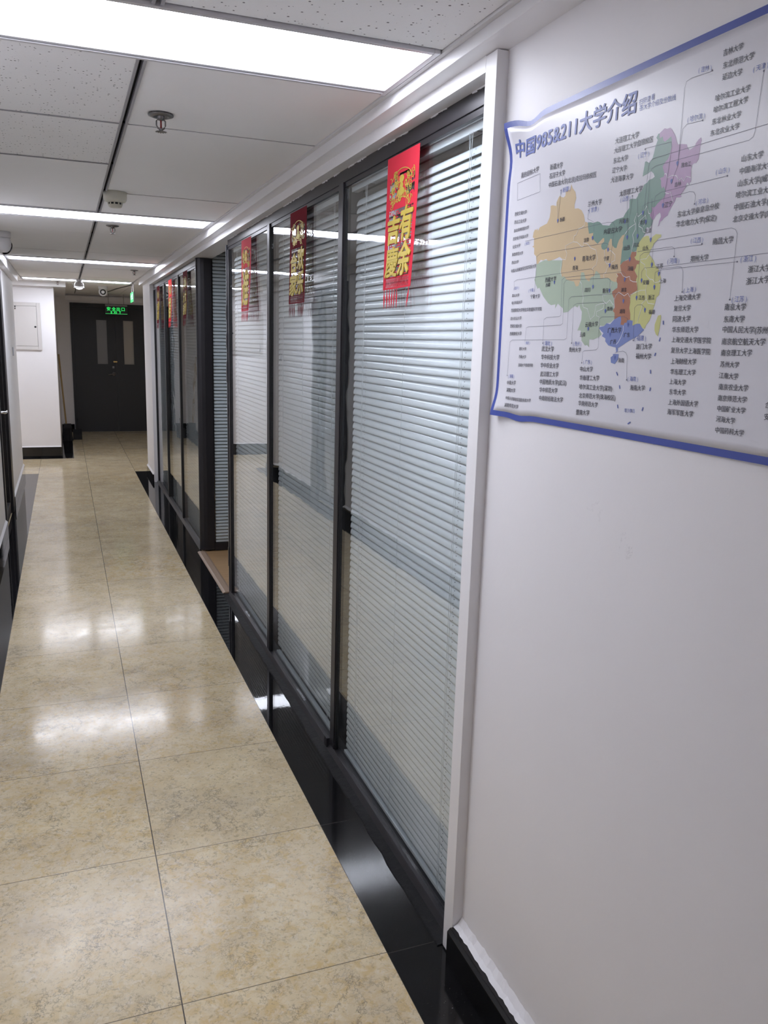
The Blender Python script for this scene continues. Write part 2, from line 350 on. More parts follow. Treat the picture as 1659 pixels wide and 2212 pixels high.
mb.add(vs, [(4*i + j, 4*i + (j + 1) % 4, 4*i + 4 + (j + 1) % 4, 4*i + 4 + j) for i in range(len(prof) - 1) for j in range(4)] + [(0, 1, 2, 3)])
struct('trim_8', mb, CAULK, 'uneven white caulk fillet on the near baseboard', 'caulk')
skirting('baseboard_right_far', [(0.846, 0.0012), (0.857, 0.0012), (0.857, 0.075), (0.846, 0.075)], 9.16, 9.88, 'black granite baseboard at the far right wall end')
struct('trim_9', MB().prism([(0.845, 0.0752), (0.8578, 0.0752), (0.8578, 0.095)], 'y', 9.16, 9.88), CAULK, 'white caulk line on the far right baseboard', 'caulk')
# left side
struct('wall_left', MB().box(-0.70, -0.485, 7.93, 9.90, 0, 2.3), WALL, 'white wall pier on the opposite side', 'wall')
struct('wall_left_near', MB().box(-0.70, -0.485, -3.0, 6.86, 0, 2.3).box(-0.70, -0.485, 6.86, 7.93, 2.06, 2.3), WALL, 'white wall before the dark glass door', 'wall')
struct('wall_left_lobby', MB().box(-4.2, -0.70, 9.78, 9.90, 0, 2.3).box(-4.3, -4.2, 9.78, 14.3, 0, 2.3), WALL, 'white side wall of the left branch', 'wall')
struct('trim_10', MB().prism([(-0.70, 2.13), (-0.43, 2.13), (-0.43, 2.33), (-0.70, 2.33)], 'y', -3.0, 9.90, za=-zs(-3), zb=-zs(9.9)), TRIMW, 'white boxed beam along the opposite wall', 'beam')
for nm, a, b, lab in (('baseboard_left', 7.93, 9.91, 'black granite baseboard on the opposite pier'), ('baseboard_left_near', -3.0, 6.86, 'black granite baseboard before the glass door')):
    skirting(nm, [(-0.4848, 0.0012), (-0.470, 0.0012), (-0.470, 0.105), (-0.4848, 0.105)], a, b, lab)
for nm, a, b, lab in (('trim_11', 7.93, 9.91, 'white caulk line on the opposite pier baseboard'), ('trim_12', -3.0, 6.86, 'white caulk line before the glass door')):
    struct(nm, MB().prism([(-0.4848, 0.1052), (-0.4705, 0.1052), (-0.4848, 0.122)], 'y', a, b), CAULK, lab, 'caulk')
# lobby
struct('wall_lobby', MB().box(-4.2, -0.09, 11.26, 14.3, 0, 2.3), WALL, 'white wall end carrying the cream service box', 'wall')
skirting('baseboard_lobby', [(11.247, 0.0012), (11.2598, 0.0012), (11.2598, 0.133), (11.247, 0.133)], -4.2, -0.09, 'black granite baseboard under the service box', 'x')
struct('trim_13', MB().prism([(11.249, 0.1332), (11.2598, 0.1332), (11.2598, 0.146)], 'x', -4.2, -0.09), CAULK, 'white caulk line under the service box', 'caulk')
skirting('baseboard_lobby_side', [(-0.0898, 0.0012), (-0.078, 0.0012), (-0.078, 0.13), (-0.0898, 0.13)], 11.247, 14.2, 'black granite baseboard behind the broom')
struct('trim_14', MB().box(-4.2, 0.053, 11.113, 14.2, 2.118, 2.3), TRIMW, 'white soffit box over the white wall end', 'soffit')
struct('wall_back', MB().box(-0.09, 0.113, 14.2, 14.36, 0, 2.3).box(0.113, 1.46, 14.2, 14.36, 2.045, 2.3).box(1.46, 3.2, 14.2, 14.36, 0, 2.3), WALL, 'shaded end wall around the double door', 'wall')
skirting('baseboard_back', [(14.187, 0.0012), (14.1998, 0.0012), (14.1998, 0.13), (14.187, 0.13)], -0.0775, 0.105, 'black granite baseboard left of the double door', 'x')
struct('trim_15', MB().box(0.053, 3.1, 14.14, 14.2, 2.085, 2.15), TRIMW, 'pale rail along the top of the end wall', 'rail')
struct('wall_behind', MB().box(-0.70, 1.02, -3.1, -3.0, 0, 2.3), WALL, 'white wall closing the corridor behind the viewpoint', 'wall')
# office shell behind the partitions
struct('wall_office_side', MB().box(4.1, 4.2, -3.0, 9.75, 0, 2.9), WALL, 'pale office side wall seen through the blinds', 'wall')
struct('wall_office', MB().box(1.02, 4.1, -3.1, -3.0, 0, 2.9).box(1.02, 4.1, 9.63, 9.75, 0, 2.9), OWALL, 'office end wall coloured dark to look dim, seen through the blinds', 'wall')
struct('ceiling_office', MB().box(1.02, 4.2, -3.0, 9.75, 2.62, 2.7).box(0.985, 1.02, 1.66, 9.1, 2.12, 2.7), CEIL, 'office ceiling seen through the blinds', 'ceiling')
struct('wall_left_room', MB().box(-3.0, -2.9, 5.0, 9.7, 0, 2.6).box(-2.9, -0.7, 4.9, 5.0, 0, 2.6).box(-2.9, -0.7, 5.0, 9.7, 2.5, 2.6), WALL, 'dim room wall behind the dark glass door', 'wall')

# ceiling tiles
mb = MB()
edges = [-3.0]
XL, XJ, XR = -0.427, 0.199, 0.803
rows = []
lights = [(-1.145, -0.80), (1.790, 2.135), (4.735, 5.080), (7.725, 8.07), (10.50, 10.84)]
def fill(a, b, n): return [(a + (b - a)*i/n, a + (b - a)*(i + 1)/n) for i in range(n)]
rows += fill(-3.0, -1.145, 3) + fill(-0.80, 1.790, 4) + fill(2.135, 4.735, 4) + fill(5.080, 7.725, 4)
rows += [(8.07, 8.70), (8.70, 9.35), (9.35, 10.0), (10.0, 10.50)]
for (a, b) in rows:
    for side, (x0, x1) in enumerate(((XL, XJ - .009), (XJ + .009, XR))):
        por = (b < 1.9) or (side == 0 and 2.0 < a < 3.3)
        dz = rnd.uniform(0, .0025)
        mb.box(x0 + .001, x1 - .001, a + .0030, b - .0030, CZ + dz, CZ + .010 + dz, 0 if por else 1)
struct('ceiling', mb.box(XL - .02, XR + .02, -3.0, 10.52, CZ + .05, CZ + .06, 1), [CEILP, CEIL], 'corridor ceiling of pale mineral tiles in a grid', 'ceiling')
def side_left(a): return 2.0 < a < 3.3
mb = MB()
for a, b in zip([-3.0] + [q[1] for q in lights], [q[0] for q in lights]):
    mb.box(XJ - .0085, XJ + .0085, a, b, CZ + .016, CZ + .02, 1)
    for s in (-1, 1): mb.box(XJ + s*.0085 - .0035, XJ + s*.0085 + .0035, a, b, CZ - .003, CZ + .014, 0)
for (a, b) in rows:
    if min(abs(b - l[0]) for l in lights) > .01: mb.box(XL, XR, b - .0026, b + .0026, CZ + .0025, CZ + .0095, 1)  # dark strip almost flush with the tiles, painting the joint's shade
    if side_left(a): mb.box(XL, XJ - .012, b - .011, b - .0032, CZ - .0025, CZ - .0003, 0)
for x0, x1 in ((XR + .0005, 0.8155), (-0.4295, XL - .0005)): mb.box(x0, x1, -3.0, 9.86, CZ - .004, CZ + .012, 2)
mb.box(XL - .02, XR + .02, -3.0, 10.52, CZ + .022, CZ + .03, 1)
struct('trim_16', mb, [TBAR, GAPSHADE, EDGEW], 'grey ceiling grid bars with dark strips as joint shade', 'ceiling grid')
# lobby ceiling
mb = MB()
for (a, b) in ((10.83, 11.295), (11.30, 12.10), (12.105, 12.75), (12.755, 13.4), (13.405, 14.2)):
    for x0, x1 in ((-4.2, -2.3), (-2.3, -1.65), (-1.65, -0.99), (-0.985, -0.43), (-0.424, 0.187), (0.199, 0.83), (0.835, 1.5), (1.505, 3.1)):
        mb.box(x0, x1, a, b, CZ - .005, CZ + .01)
for x0, x1 in ((-4.2, -2.6), (-1.4, -0.431), (0.817, 3.1)): mb.box(x0, x1, 9.905, 10.825, CZ - .005, CZ + .01)
mb.box(-2.6, -1.4, 9.905, 10.4, CZ - .005, CZ + .01); mb.box(-2.6, -1.4, 10.7, 10.825, CZ - .005, CZ + .01)
struct('ceiling_lobby', mb, CEIL, 'lobby ceiling of plain mineral tiles', 'ceiling')
struct('trim_17', MB().box(-4.2, 3.1, 9.9, 14.2, CZ + .012, CZ + .02), GAPSHADE, 'dark sheet standing in for shade above the lobby ceiling joints', 'ceiling void')

# ------------------------------------------------------------------ glazed partitions
FX0, FX1 = 0.893, 0.965
def glazing(name, label, y0, y1, mulls, near_post, far_post):
    r = empty(name, (0.9, y0, 0)); dress(r, label, 'window', None, 'structure')
    # head rail with a lower lip, dipping with the beam
    mb = MB(); mb.prism([(0.897, 2.076), (0.985, 2.076), (0.985, 2.1155), (0.897, 2.1155)], 'y', y0, y1, za=-zs(y0), zb=-zs(y1))
    mb.prism([(0.900, 2.060), (0.985, 2.060), (0.985, 2.0758), (0.900, 2.0758)], 'y', y0, y1, za=-zs(y0), zb=-zs(y1))
    mb.prism([(0.8963, 2.0765), (0.8969, 2.0765), (0.8969, 2.079), (0.8963, 2.079)], 'y', y0, y1, za=-zs(y0), zb=-zs(y1))
    mb.build('top_rail', FRAME, r)
    mb = MB().prism([(0.878, 0.0014), (0.985, 0.0014), (0.985, 0.022), (0.8935, 0.022), (0.8915, 0.020)], 'y', y0, y1)
    mb.build('bottom_rail', FRAME, r)
    for (c, w) in mulls:
        MB().box(FX0, FX1, c - w/2, c + w/2, 0.022, 2.076 - zs(c)).build('mullion', FRAME, r, 0.001)
        MB().box(0.8975, 0.962, c - w/2 - .009, c - w/2 - .0002, 0.023, 2.059 - zs(c)).box(0.8975, 0.962, c + w/2 + .0002, c + w/2 + .005, 0.023, 2.059 - zs(c)).build('gasket', GASKET, r)
    for (a, b) in (near_post, far_post):
        MB().box(FX0, 0.985, a, b, 0.022, 2.060 - zs(a)).build('end_post', FRAME, r)
    cuts = [near_post[1]] + [v for c, w in mulls for v in (c - w/2 - .009, c + w/2 + .005)] + [far_post[0]]
    for i in range(0, len(cuts), 2):
        a, b = cuts[i] + .0006, cuts[i + 1] - .0006
        MB().box(0.903, 0.908, a, b, 0.0225, 2.059 - zs(b)).build('glass_pane', GLASS, r)
        MB().box(0.952, 0.957, a, b, 0.0225, 2.059 - zs(b)).build('rear_pane', GLASS2, r)
    return r
W1 = glazing('window_1', 'near dark framed glass partition of three blind filled panes', 1.687, 4.875, [(2.777, 0.047), (3.847, 0.047)], (1.687, 1.70), (4.835, 4.875))
MB().box(0.880, 0.8925, 2.80, 2.83, 0.010, 0.046).build('rail_clip', FRAME, W1)
W2 = glazing('window_2', 'far dark framed glass partition of three blind filled panes', 6.03, 9.095, [(7.10, 0.042), (8.12, 0.042)], (6.03, 6.06), (9.06, 9.095))

# ragged paint and caulk along the head rail
mb = MB(); rj = random.Random(11); y = 1.70
while y < 4.8:
    n = rj.randint(2, 7); yy = y
    for k in range(n):
        d = rj.uniform(.010, .035); h0, h1 = rj.uniform(.0008, .0055), rj.uniform(.0008, .0055); z0 = 2.1162 - zs(yy)
        mb.add([(.8955, yy, z0), (.8955, yy + d, z0), (.8955, yy + d, z0 - h1), (.8955, yy, z0 - h0), (.8968, yy, z0), (.8968, yy + d, z0), (.8968, yy + d, z0 - h1), (.8968, yy, z0 - h0)], [(0, 1, 2, 3), (4, 7, 6, 5), (0, 3, 7, 4), (1, 5, 6, 2), (3, 2, 6, 7), (0, 4, 5, 1)]); yy += d
    y = yy + rj.uniform(.01, .22)*(1 if rj.random() < .6 else .2)
struct('trim_20', mb, CAULK, 'ragged flakes of white paint along the dark head rail', 'paint edge')
# ------------------------------------------------------------------ venetian blinds
def slat_mesh(mb, length, pitch, n, z_top, tilt, place, cords, wdt=0.0255, rng=None, open_top=0):
    """curved slats with rounded ends; place(along, out, z) gives the world point"""
    R = 0.010; st = [0.0, 0.002, 0.005, R, length - R, length - .005, length - .002, length]
    rng = rng or random.Random(1)
    for k in range(n):
        zc = z_top - k*pitch
        tl = math.radians(tilt - (open_top*max(0, 1 - k/14.0)) + rng.uniform(-1.2, 1.2))
        vs = []
        NP = 7
        sag = rng.uniform(-.0012, .0012)
        for a in st:
            e = min(a, length - a); full = 1.0 if e >= R else math.sqrt(max(0.0, 1 - ((R - e)/R)**2))*0.55 + 0.45
            for top in (0.0003, -0.0003):
                for j in range(NP):
                    u = (j/(NP - 1)*2 - 1)
                    uu = u*full if u > 0 else u*(0.9 + .1*full)       # corners rounded, more on the upper edge
                    w = uu*wdt/2; cam_ = 0.0028*(1 - uu*uu) + top
                    # u=+1 upper edge leaning to the room, u=-1 lower edge towards the corridor
                    out = -w*math.cos(tl) + cam_*math.sin(tl)
                    z = zc + w*math.sin(tl) + cam_*math.cos(tl)
                    vs.append(place(a, out, z + sag*math.sin(math.pi*a/length)*0.6))
        fs = []; S = 2*NP
        for i in range(len(st) - 1):
            for j in range(NP - 1):
                fs.append((i*S + j, i*S + j + 1, (i+1)*S + j + 1, (i+1)*S + j))
                fs.append((i*S + NP + j, (i+1)*S + NP + j, (i+1)*S + NP + j + 1, i*S + NP + j + 1))
            fs.append((i*S, (i+1)*S, (i+1)*S + NP, i*S + NP)); fs.append((i*S + NP - 1, i*S + 2*NP - 1, (i+1)*S + 2*NP - 1, (i+1)*S + NP - 1))
        q = (len(st) - 1)*S
        for j in range(NP - 1): fs.append((j, NP + j, NP + j + 1, j + 1)); fs.append((q + j, q + j + 1, q + NP + j + 1, q + NP + j))
        mb.add(vs, fs, 0, True)
        for cpos in cords:   # the dark cord slots punched in each slat
            w0, w1 = -.0095, .0035
            p = []
            for (da, w) in ((-.0022, w0), (.0022, w0), (.0022 + .0012, w1), (-.0022 + .0012, w1)):
                uu = w/(wdt/2); cm = 0.0028*(1 - uu*uu) + .0006
                p.append(place(cpos + da, -w*math.cos(tl) + cm*math.sin(tl), zc + w*math.sin(tl) + cm*math.cos(tl)))
            mb.add(p, [(0, 1, 2, 3)], 1)
def blind(name, label, y0, y1, ztop, tilt, seed, cordpos, open_top=0, pitch=0.0236):
    """hangs inside the double glazing; 'along' runs from far (y1) to near (y0)"""
    r = empty(name, (0.93, (y0 + y1)/2, 0.03)); dress(r, label, 'blind', 'venetian blinds inside the glass partitions')
    Lg = y1 - y0
    def pl(a, out, z): return (0.930 - out, y1 - a, z)
    MB().box(0.9215, 0.945, y0 - .0, y1 + .055, ztop, ztop + .021).build('headrail', SLAT, r, 0.0015)
    n = int((ztop - .034 - .046)/pitch)
    mb = MB(); slat_mesh(mb, Lg, pitch, n, ztop - .040, tilt, pl, cordpos, rng=random.Random(seed), open_top=open_top)
    mb.build('slats', [SLAT, GASKET], r)
    MB().box(0.9205, 0.940, y0, y1 + .008, .028, .041).build('bottom_rail', SLAT, r, 0.002)
    for c in cordpos:
        mb = MB()
        for dy, rr, xx in ((-.006, .0007, .9165), (.004, .0006, .9170)):
            mb.tube([(xx, y1 - c + dy, ztop), (xx, y1 - c + dy + .003, ztop - .05), (xx, y1 - c + dy + .0035, 1.0), (xx, y1 - c + dy, .036)], rr, 5)
        mb.tube([(.9165, y1 - c + .012, ztop), (.9165, y1 - c + .010, ztop - .03), (.9168, y1 - c, ztop - .055)], .0006, 5)
        mb.build('ladder_cord', CORD, r)
        MB().box(0.9205, 0.936, y1 - c - .02, y1 - c + .02, ztop - .0025, ztop - .0003).build('cord_guide', STEEL, r)
    if seed in (3, 2):
        c = Lg*0.47
        MB().tube([(.9162, y1 - c, ztop), (.9162, y1 - c + .004, 1.1), (.9162, y1 - c, .05)], .0006, 5).build('lift_cord', CORD, r)
    return r
blind('venetian_blind', 'pale blind in the pane beside the white jamb', 1.704, 2.70, 2.042, 74, 3, (0.118, 0.845), 9)
blind('venetian_blind', 'pale blind in the middle pane of the near partition', 2.81, 3.775, 2.036, 74.5, 2, (0.12, 0.86), 10)
blind('venetian_blind', 'pale blind in the near partition pane beside the office doorway', 3.88, 4.82, 2.032, 74, 1, (0.12, 0.84), 14)
blind('venetian_blind', 'greyish blind in the far partition pane next to the dark corner post', 6.07, 7.0, 2.024, 66, 4, (0.12, 0.83))
blind('venetian_blind', 'greyish blind in the middle pane of the far partition', 7.13, 8.0, 2.018, 64, 5, (0.12, 0.78))
blind('venetian_blind', 'greyish blind in the pane at the far white wall end', 8.15, 8.93, 2.014, 64, 6, (0.12, 0.68))

# ------------------------------------------------------------------ glazed side partition seen through the office doorway
D = empty('window_3', (0.98, 5.985, 0.01)); dress(D, 'dark framed glazed side partition with closed blind behind the office doorway', 'window', None, 'structure')
MB().prism([(0.900, 6.004), (0.878, 6.004), (0.876, 5.996), (0.878, 5.984), (0.888, 5.973), (0.905, 5.966), (0.93, 5.963), (0.983, 5.962), (0.983, 6.004)], 'z', 0.012, 2.094).build('corner_post', FRAME, D, 0.003)
MB().box(1.86, 1.94, 5.962, 6.004, 0.004, 2.45).build('end_post', FRAME, D, 0.003)
MB().box(0.9835, 1.86, 5.963, 6.003, 0.004, 0.062).build('bottom_rail', FRAME, D, 0.002)
MB().box(0.9905, 1.86, 5.963, 6.003, 2.40, 2.45).build('top_rail', FRAME, D, 0.002)
MB().box(0.9905, 1.86, 5.968, 5.972, 0.062, 2.40).build('glass_pane', GLASS2, D)
mb = MB(); slat_mesh(mb, 0.86, 0.0245, 94, 2.375, 63, lambda a, out, z: (0.992 + a, 5.986 - out, z), (), wdt=0.0240, rng=random.Random(9))
mb.build('blind_slats', [SLAT, GASKET], D)
MB().box(0.992, 1.852, 5.976, 5.996, 0.064, 0.080).build('blind_bottom_rail', SLAT, D, 0.002)
# hinged jamb at the near side of the opening
mb = MB().box(0.889, 0.985, 4.878, 4.896, 0.004, 2.075)
J = struct('trim_18', mb, JAMBG, 'slim dark jamb of the office doorway', 'jamb')
for za, zb in ((1.30, 1.42), (1.50, 1.58), (1.66, 1.74), (0.18, 0.30)):
    MB().tube([(0.8875, 4.887, za), (0.8875, 4.887, zb)], .0035, 10).build('hinge_knuckle', STEEL, J)
struct('trim_19', MB().prism([(0.852, 0.0014), (0.912, 0.0014), (0.912, 0.006), (0.900, 0.0095), (0.868, 0.0095), (0.856, 0.006)], 'y', 4.90, 5.955), plain('brown_threshold', (0.34, 0.245, 0.175), 0.4), 'brown wooden threshold strip at the office doorway', 'threshold')

# ------------------------------------------------------------------ dark glass door on the opposite side
D3 = empty('door_3', (-0.5, 7.4, 0)); dress(D3, 'dark framed glass door in the opposite wall', 'door', None, 'structure')
MB().box(-0.56, -0.474, 7.72, 7.928, 0.002, 2.06).build('jamb', FRAME, D3, 0.003)
MB().box(-0.56, -0.474, 6.862, 6.93, 0.002, 2.06).build('jamb', FRAME, D3, 0.003)
MB().box(-0.56, -0.480, 6.93, 7.72, 1.99, 2.06).build('head', FRAME, D3, 0.002)
MB().box(-0.53, -0.495, 6.935, 7.005, 0.012, 1.985).box(-0.53, -0.495, 7.645, 7.715, 0.012, 1.985).box(-0.53, -0.495, 7.005, 7.645, 0.012, 0.11).box(-0.53, -0.495, 7.005, 7.645, 1.915, 1.985).build('leaf_frame', FRAME, D3, 0.002)
MB().box(-0.515, -0.509, 7.0052, 7.6448, 0.1102, 1.9148).build('glass_pane', GLASS, D3)
mb = MB().tube([(-0.494, 7.02, 0.94), (-0.452, 7.02, 0.94), (-0.446, 7.03, 0.94), (-0.446, 7.14, 0.94)], .010, 10)
mb.lathe([(0.0, 0), (.024, 0), (.024, .006), (.018, .009), (0, .009)], (-0.4945, 7.02, 0.94), (1, 0, 0))
dress(mb.build('lever_handle', CHROME, D3), 'chrome lever handle')

# ------------------------------------------------------------------ far double door
DY = 14.218
D2 = empty('door_2', (0.79, DY, 0)); dress(D2, 'charcoal double fire door at the corridor end', 'door', None, 'structure')
MB().box(0.113, 0.160, 14.18, 14.30, 0, 2.044).box(1.413, 1.459, 14.18, 14.30, 0, 2.044).box(0.160, 1.413, 14.18, 14.30, 1.985, 2.044).build('door_frame', DOORP, D2, 0.004)
WDARK = plain('wired_window_glass_grey', (0.27, 0.265, 0.27), 0.25); WBRN = plain('wired_window_glass_brown', (0.44, 0.405, 0.35), 0.25)
for (x0, x1, wx0, wx1, wm) in ((0.163, 0.786, 0.497, 0.658, WDARK), (0.789, 1.410, 0.910, 1.068, WBRN)):
    mb = MB()
    y0, y1 = DY, DY + .045
    mb.box(x0, wx0, y0, y1, 0.008, 1.982).box(wx1, x1, y0, y1, 0.008, 1.982).box(wx0, wx1, y0, y1, 0.008, 1.093).box(wx0, wx1, y0, y1, 1.793, 1.982)
    leaf = mb.build('door_leaf', DOORP, D2)
    mb = MB(); w = .012
    for a in ((wx0 - w, wx0 + .002, 1.093 - w, 1.793 + w), (wx1 - .002, wx1 + w, 1.093 - w, 1.793 + w), (wx0, wx1, 1.093 - w, 1.095), (wx0, wx1, 1.791, 1.793 + w)):
        mb.box(a[0], a[1], y0 - .006, y0 + .002, a[2], a[3])
    mb.build('window_bead', DOORP, leaf)
    mb = MB().box(wx0, wx1, y0 + .018, y0 + .024, 1.093, 1.793)
    dress(mb.build('window_pane', wm, leaf), 'narrow vision pane, grey' if wm is WDARK else 'narrow vision pane, brownish')
    if wm is WDARK:
        mb = MB(); mb.lathe([(0, 0), (.030, 0), (.030, .008), (.022, .012), (.012, .012), (.012, .035), (0, .035)], (0.742, DY, 0.94), (0, -1, 0))
        mb.tube([(0.742, DY - .035, 0.94), (0.735, DY - .048, 0.94), (0.655, DY - .05, 0.928)], .009, 8)
        dress(mb.build('lever_handle', STEEL, leaf), 'dull steel lever handle')
        mb = MB().box(0.722, 0.752, DY - .02, DY, 1.03, 1.065).tube([(0.737, DY - .02, 1.047), (0.737, DY - .045, 1.047)], .011, 10)
        mb.build('deadlock', STEEL, leaf)
    else:
        mb = MB().tube([(0.752, DY - .001, 1.136), (0.752, DY - .03, 1.136)], .013, 10).box(0.757, 0.80, DY - .012, DY, 1.125, 1.147)
        dress(mb.build('latch', BRASS, leaf), 'small brass latch')

# ------------------------------------------------------------------ ceiling lights
DIMPANEL = plain('dimmed_light_diffuser', (0.9, 0.9, 0.9), 0.5, emit=PANEL_COL, estr=PANEL_W*0.08)  # strength cut well below the other panels to keep the near wall darker
def panel_light(label, y0, y1, x0=-0.424, x1=0.800, z=CZ, group='flat ceiling light panels of the corridor', mat=PANEL):
    r = empty('panel_light', ((x0 + x1)/2, (y0 + y1)/2, z)); dress(r, label, 'ceiling light', group)
    w = 0.015; wf = 0.040
    mb = MB()
    for a in ((x0, x0 + w, y0, y1), (x1 - w, x1, y0, y1), (x0 + w, x1 - w, y0, y0 + w), (x0 + w, x1 - w, y1 - wf, y1 - .006)):
        mb.box(a[0], a[1], a[2], a[3], z - .006, z + .012)
    mb.box(x0 + w, x1 - w, y1 - wf + .012, y1 - wf + .018, z - .009, z - .006)
    mb.build('frame', ALU, r, 0.0015)
    MB().box(x0 + .002, x1 - .002, y0 + .002, y1 - .008, z + .0125, z + .03).build('housing', ALU, r)  # unseen back, added to stop the diffuser's light leaking above the ceiling
    MB().box(x0 + w, x1 - w, y0 + w, y1 - wf, z + .002, z + .006).build('diffuser', mat, r)
    return r
for (a, b), lab in zip(lights, ('ceiling light panel above the near end, behind the viewpoint', 'large bright light panel nearest overhead, cut by the frame', 'bright light panel just beyond the smoke detector', 'thin light strip panel beyond the second sprinkler', 'farthest light strip panel, beside the clear dome cover')):
    panel_light(lab, a, b, mat=PANEL if a > 0 else DIMPANEL)
panel_light('light panel over the side branch left of the lobby', 10.4, 10.7, -2.6, -1.4)
for y in (3.2, 7.6):
    panel_light('office ceiling light behind the blinds', y - .3, y + .3, 2.1, 3.3, 2.62, 'office ceiling lights', OPANEL)

# ------------------------------------------------------------------ sprinklers
def sprinkler(label, x, y):
    r = empty('fire_sprinkler', (x, y, CZ)); dress(r, label, 'sprinkler', 'pendent fire sprinklers')
    c = (x, y, CZ)
    MB().lathe([(.0, -.001), (.037, -.001), (.036, -.004), (.026, -.0075), (.020, -.0075), (.019, -.004), (.012, -.003)], c, seg=28).build('escutcheon', STEEL, r)
    mb = MB().lathe([(.010, -.002), (.010, -.013), (.0075, -.013), (.0075, -.016), (0, -.016)], c, seg=12)
    for s in (-1, 1):
        mb.tube([(x + s*.007, y, CZ - .012), (x + s*.0125, y, CZ - .018), (x + s*.0125, y, CZ - .030), (x + s*.009, y, CZ - .037), (x + s*.002, y, CZ - .042)], .0022, 7)
    mb.lathe([(.004, -.038), (.005, -.043), (.003, -.046)], c, seg=10)
    mb.build('yoke', STEEL, r)
    MB().tube([(x, y, CZ - .016), (x, y, CZ - .026), (x, y, CZ - .039)], .0026, 8).build('glass_bulb', REDGL, r)
    mb = MB(); vs = [(x, y, CZ - .046)]; n = 24
    for k in range(n):
        t = 2*math.pi*k/n; rr = .0165 if k % 2 == 0 else .0120
        vs.append((x + rr*math.cos(t), y + rr*math.sin(t), CZ - .0465 + (.001 if k % 2 else 0)))
    vs2 = [(a, b, c2 - .0014) for a, b, c2 in vs]; fs = [(0, 1 + k, 1 + (k + 1) % n) for k in range(n)]
    mb.add(vs + vs2, fs + [tuple(i + n + 1 for i in reversed(f)) for f in fs] + [(1 + k, n + 2 + k, n + 2 + (k + 1) % n, 1 + (k + 1) % n) for k in range(n)])
    mb.build('deflector', STEEL, r)
sprinkler('steel sprinkler nearest overhead with a red bulb', 0.292, 2.618)
sprinkler('steel sprinkler just past the second light panel', 0.297, 5.26)
sprinkler('small sprinkler near the right beam', 0.672, 8.59)
sprinkler('tiny far sprinkler in front of the soffit box', -0.036, 11.0)

# ------------------------------------------------------------------ smoke detector
r = empty('smoke_detector', (0.245, 4.07, CZ)); dress(r, 'cream round smoke detector beside the ceiling joint', 'smoke detector')
c = (0.245, 4.07, CZ)
MB().lathe([(0, .002), (.0515, .002), (.0515, -.020), (.0500, -.032), (.044, -.040), (.034, -.0425)], c, seg=40).build('housing', CREAM, r)
mb = MB().lathe([(.029, -.040), (.029, -.053)], c, seg=40)
mb.build('sensing_slots', BLACK, r)
mb = MB().lathe([(.0335, -.042), (.030, -.0435), (.0300, -.0445)], c, seg=40).lathe([(.0300, -.0525), (.031, -.0535), (.028, -.062), (.022, -.065), (0, -.0655)], c, seg=40)
for k in range(10):
    t = 2*math.pi*k/10 + .15; x, y = c[0] + .0297*math.cos(t), c[1] + .0297*math.sin(t)
    mb.tube([(x, y, CZ - .044), (x, y, CZ - .053)], .0032, 8)
mb.build('sensor_cap', CREAM, r)

# ------------------------------------------------------------------ cameras and domes
r = empty('dome_camera', (-0.345, 6.0, CZ)); dress(r, 'white ceiling camera over the opposite wall, lens turned down the corridor', 'camera')
MB().lathe([(0, 0), (.060, 0), (.060, -.030), (.058, -.036)], (-0.345, 6.0, CZ), seg=32).build('base', PLASTIC, r)
MB().lathe([(.054, -.036), (.060, -.060), (.060, -.085), (.052, -.110), (.035, -.125), (0, -.128)], (-0.345, 6.0, CZ), seg=32).build('housing', PLASTIC, r)
MB().lathe([(.046, .0), (.043, .006), (.030, .012), (0, .015)], Vector((-0.345, 6.0, CZ - .078)) + Vector((.66, .60, -.35)).normalized()*.045, (.66, .60, -.35), seg=28).build('lens', LENS, r)
r = empty('turret_camera', (0.507, 11.6, CZ)); dress(r, 'white turret camera with dark eye above the double door', 'camera')
c = Vector((0.507, 11.6, CZ))
MB().lathe([(0, 0), (.058, 0), (.058, -.030), (.050, -.044), (.044, -.048)], c, seg=32).build('base', PLASTIC, r)
s = c + Vector((0, -.004, -.078)); R = .055
MB().lathe([(R*math.sin(math.pi*k/14), -R*math.cos(math.pi*k/14)) for k in range(15)], s, seg=32).build('ball', PLASTIC, r)
ax = (Vector((0, 0, 1.75)) - s).normalized()
MB().lathe([(.036, .0425), (.034, .0485), (.018, .051), (0, .0515)], s, ax, seg=28).build('lens', LENS, r)
CLEAR = plain('cloudy_clear_plastic', (0.80, 0.78, 0.78), 0.12); CLEAR.node_tree.nodes['Principled BSDF'].inputs['Transmission Weight'].default_value = 0.55
r = empty('dome_cover', (0.197, 10.45, CZ)); dress(r, 'cloudy clear dome hanging beside the last light strip', 'dome camera')
c = Vector((0.197, 10.45, CZ))
MB().lathe([(0, 0), (.032, 0), (.030, -.022), (.018, -.030)], c, seg=24).build('base', PLASTIC, r)
mb = MB().lathe([(.018, -.026), (.044, -.040), (.056, -.066), (.050, -.094), (.030, -.112), (0, -.118)], c, seg=28)
mb.build('dome', CLEAR, r)
MB().lathe([(.050, -.090), (.060, -.094), (.060, -.098), (.049, -.096)], c, seg=28).build('rim', PLASTIC, r)
for sx in (-1, 1): MB().tube([(c.x + sx*.028, c.y, CZ - .004), (c.x + sx*.075, c.y, CZ - .05), (c.x + sx*.052, c.y, CZ - .092)], .002, 6).build('wire_guard', PLASTIC, r)

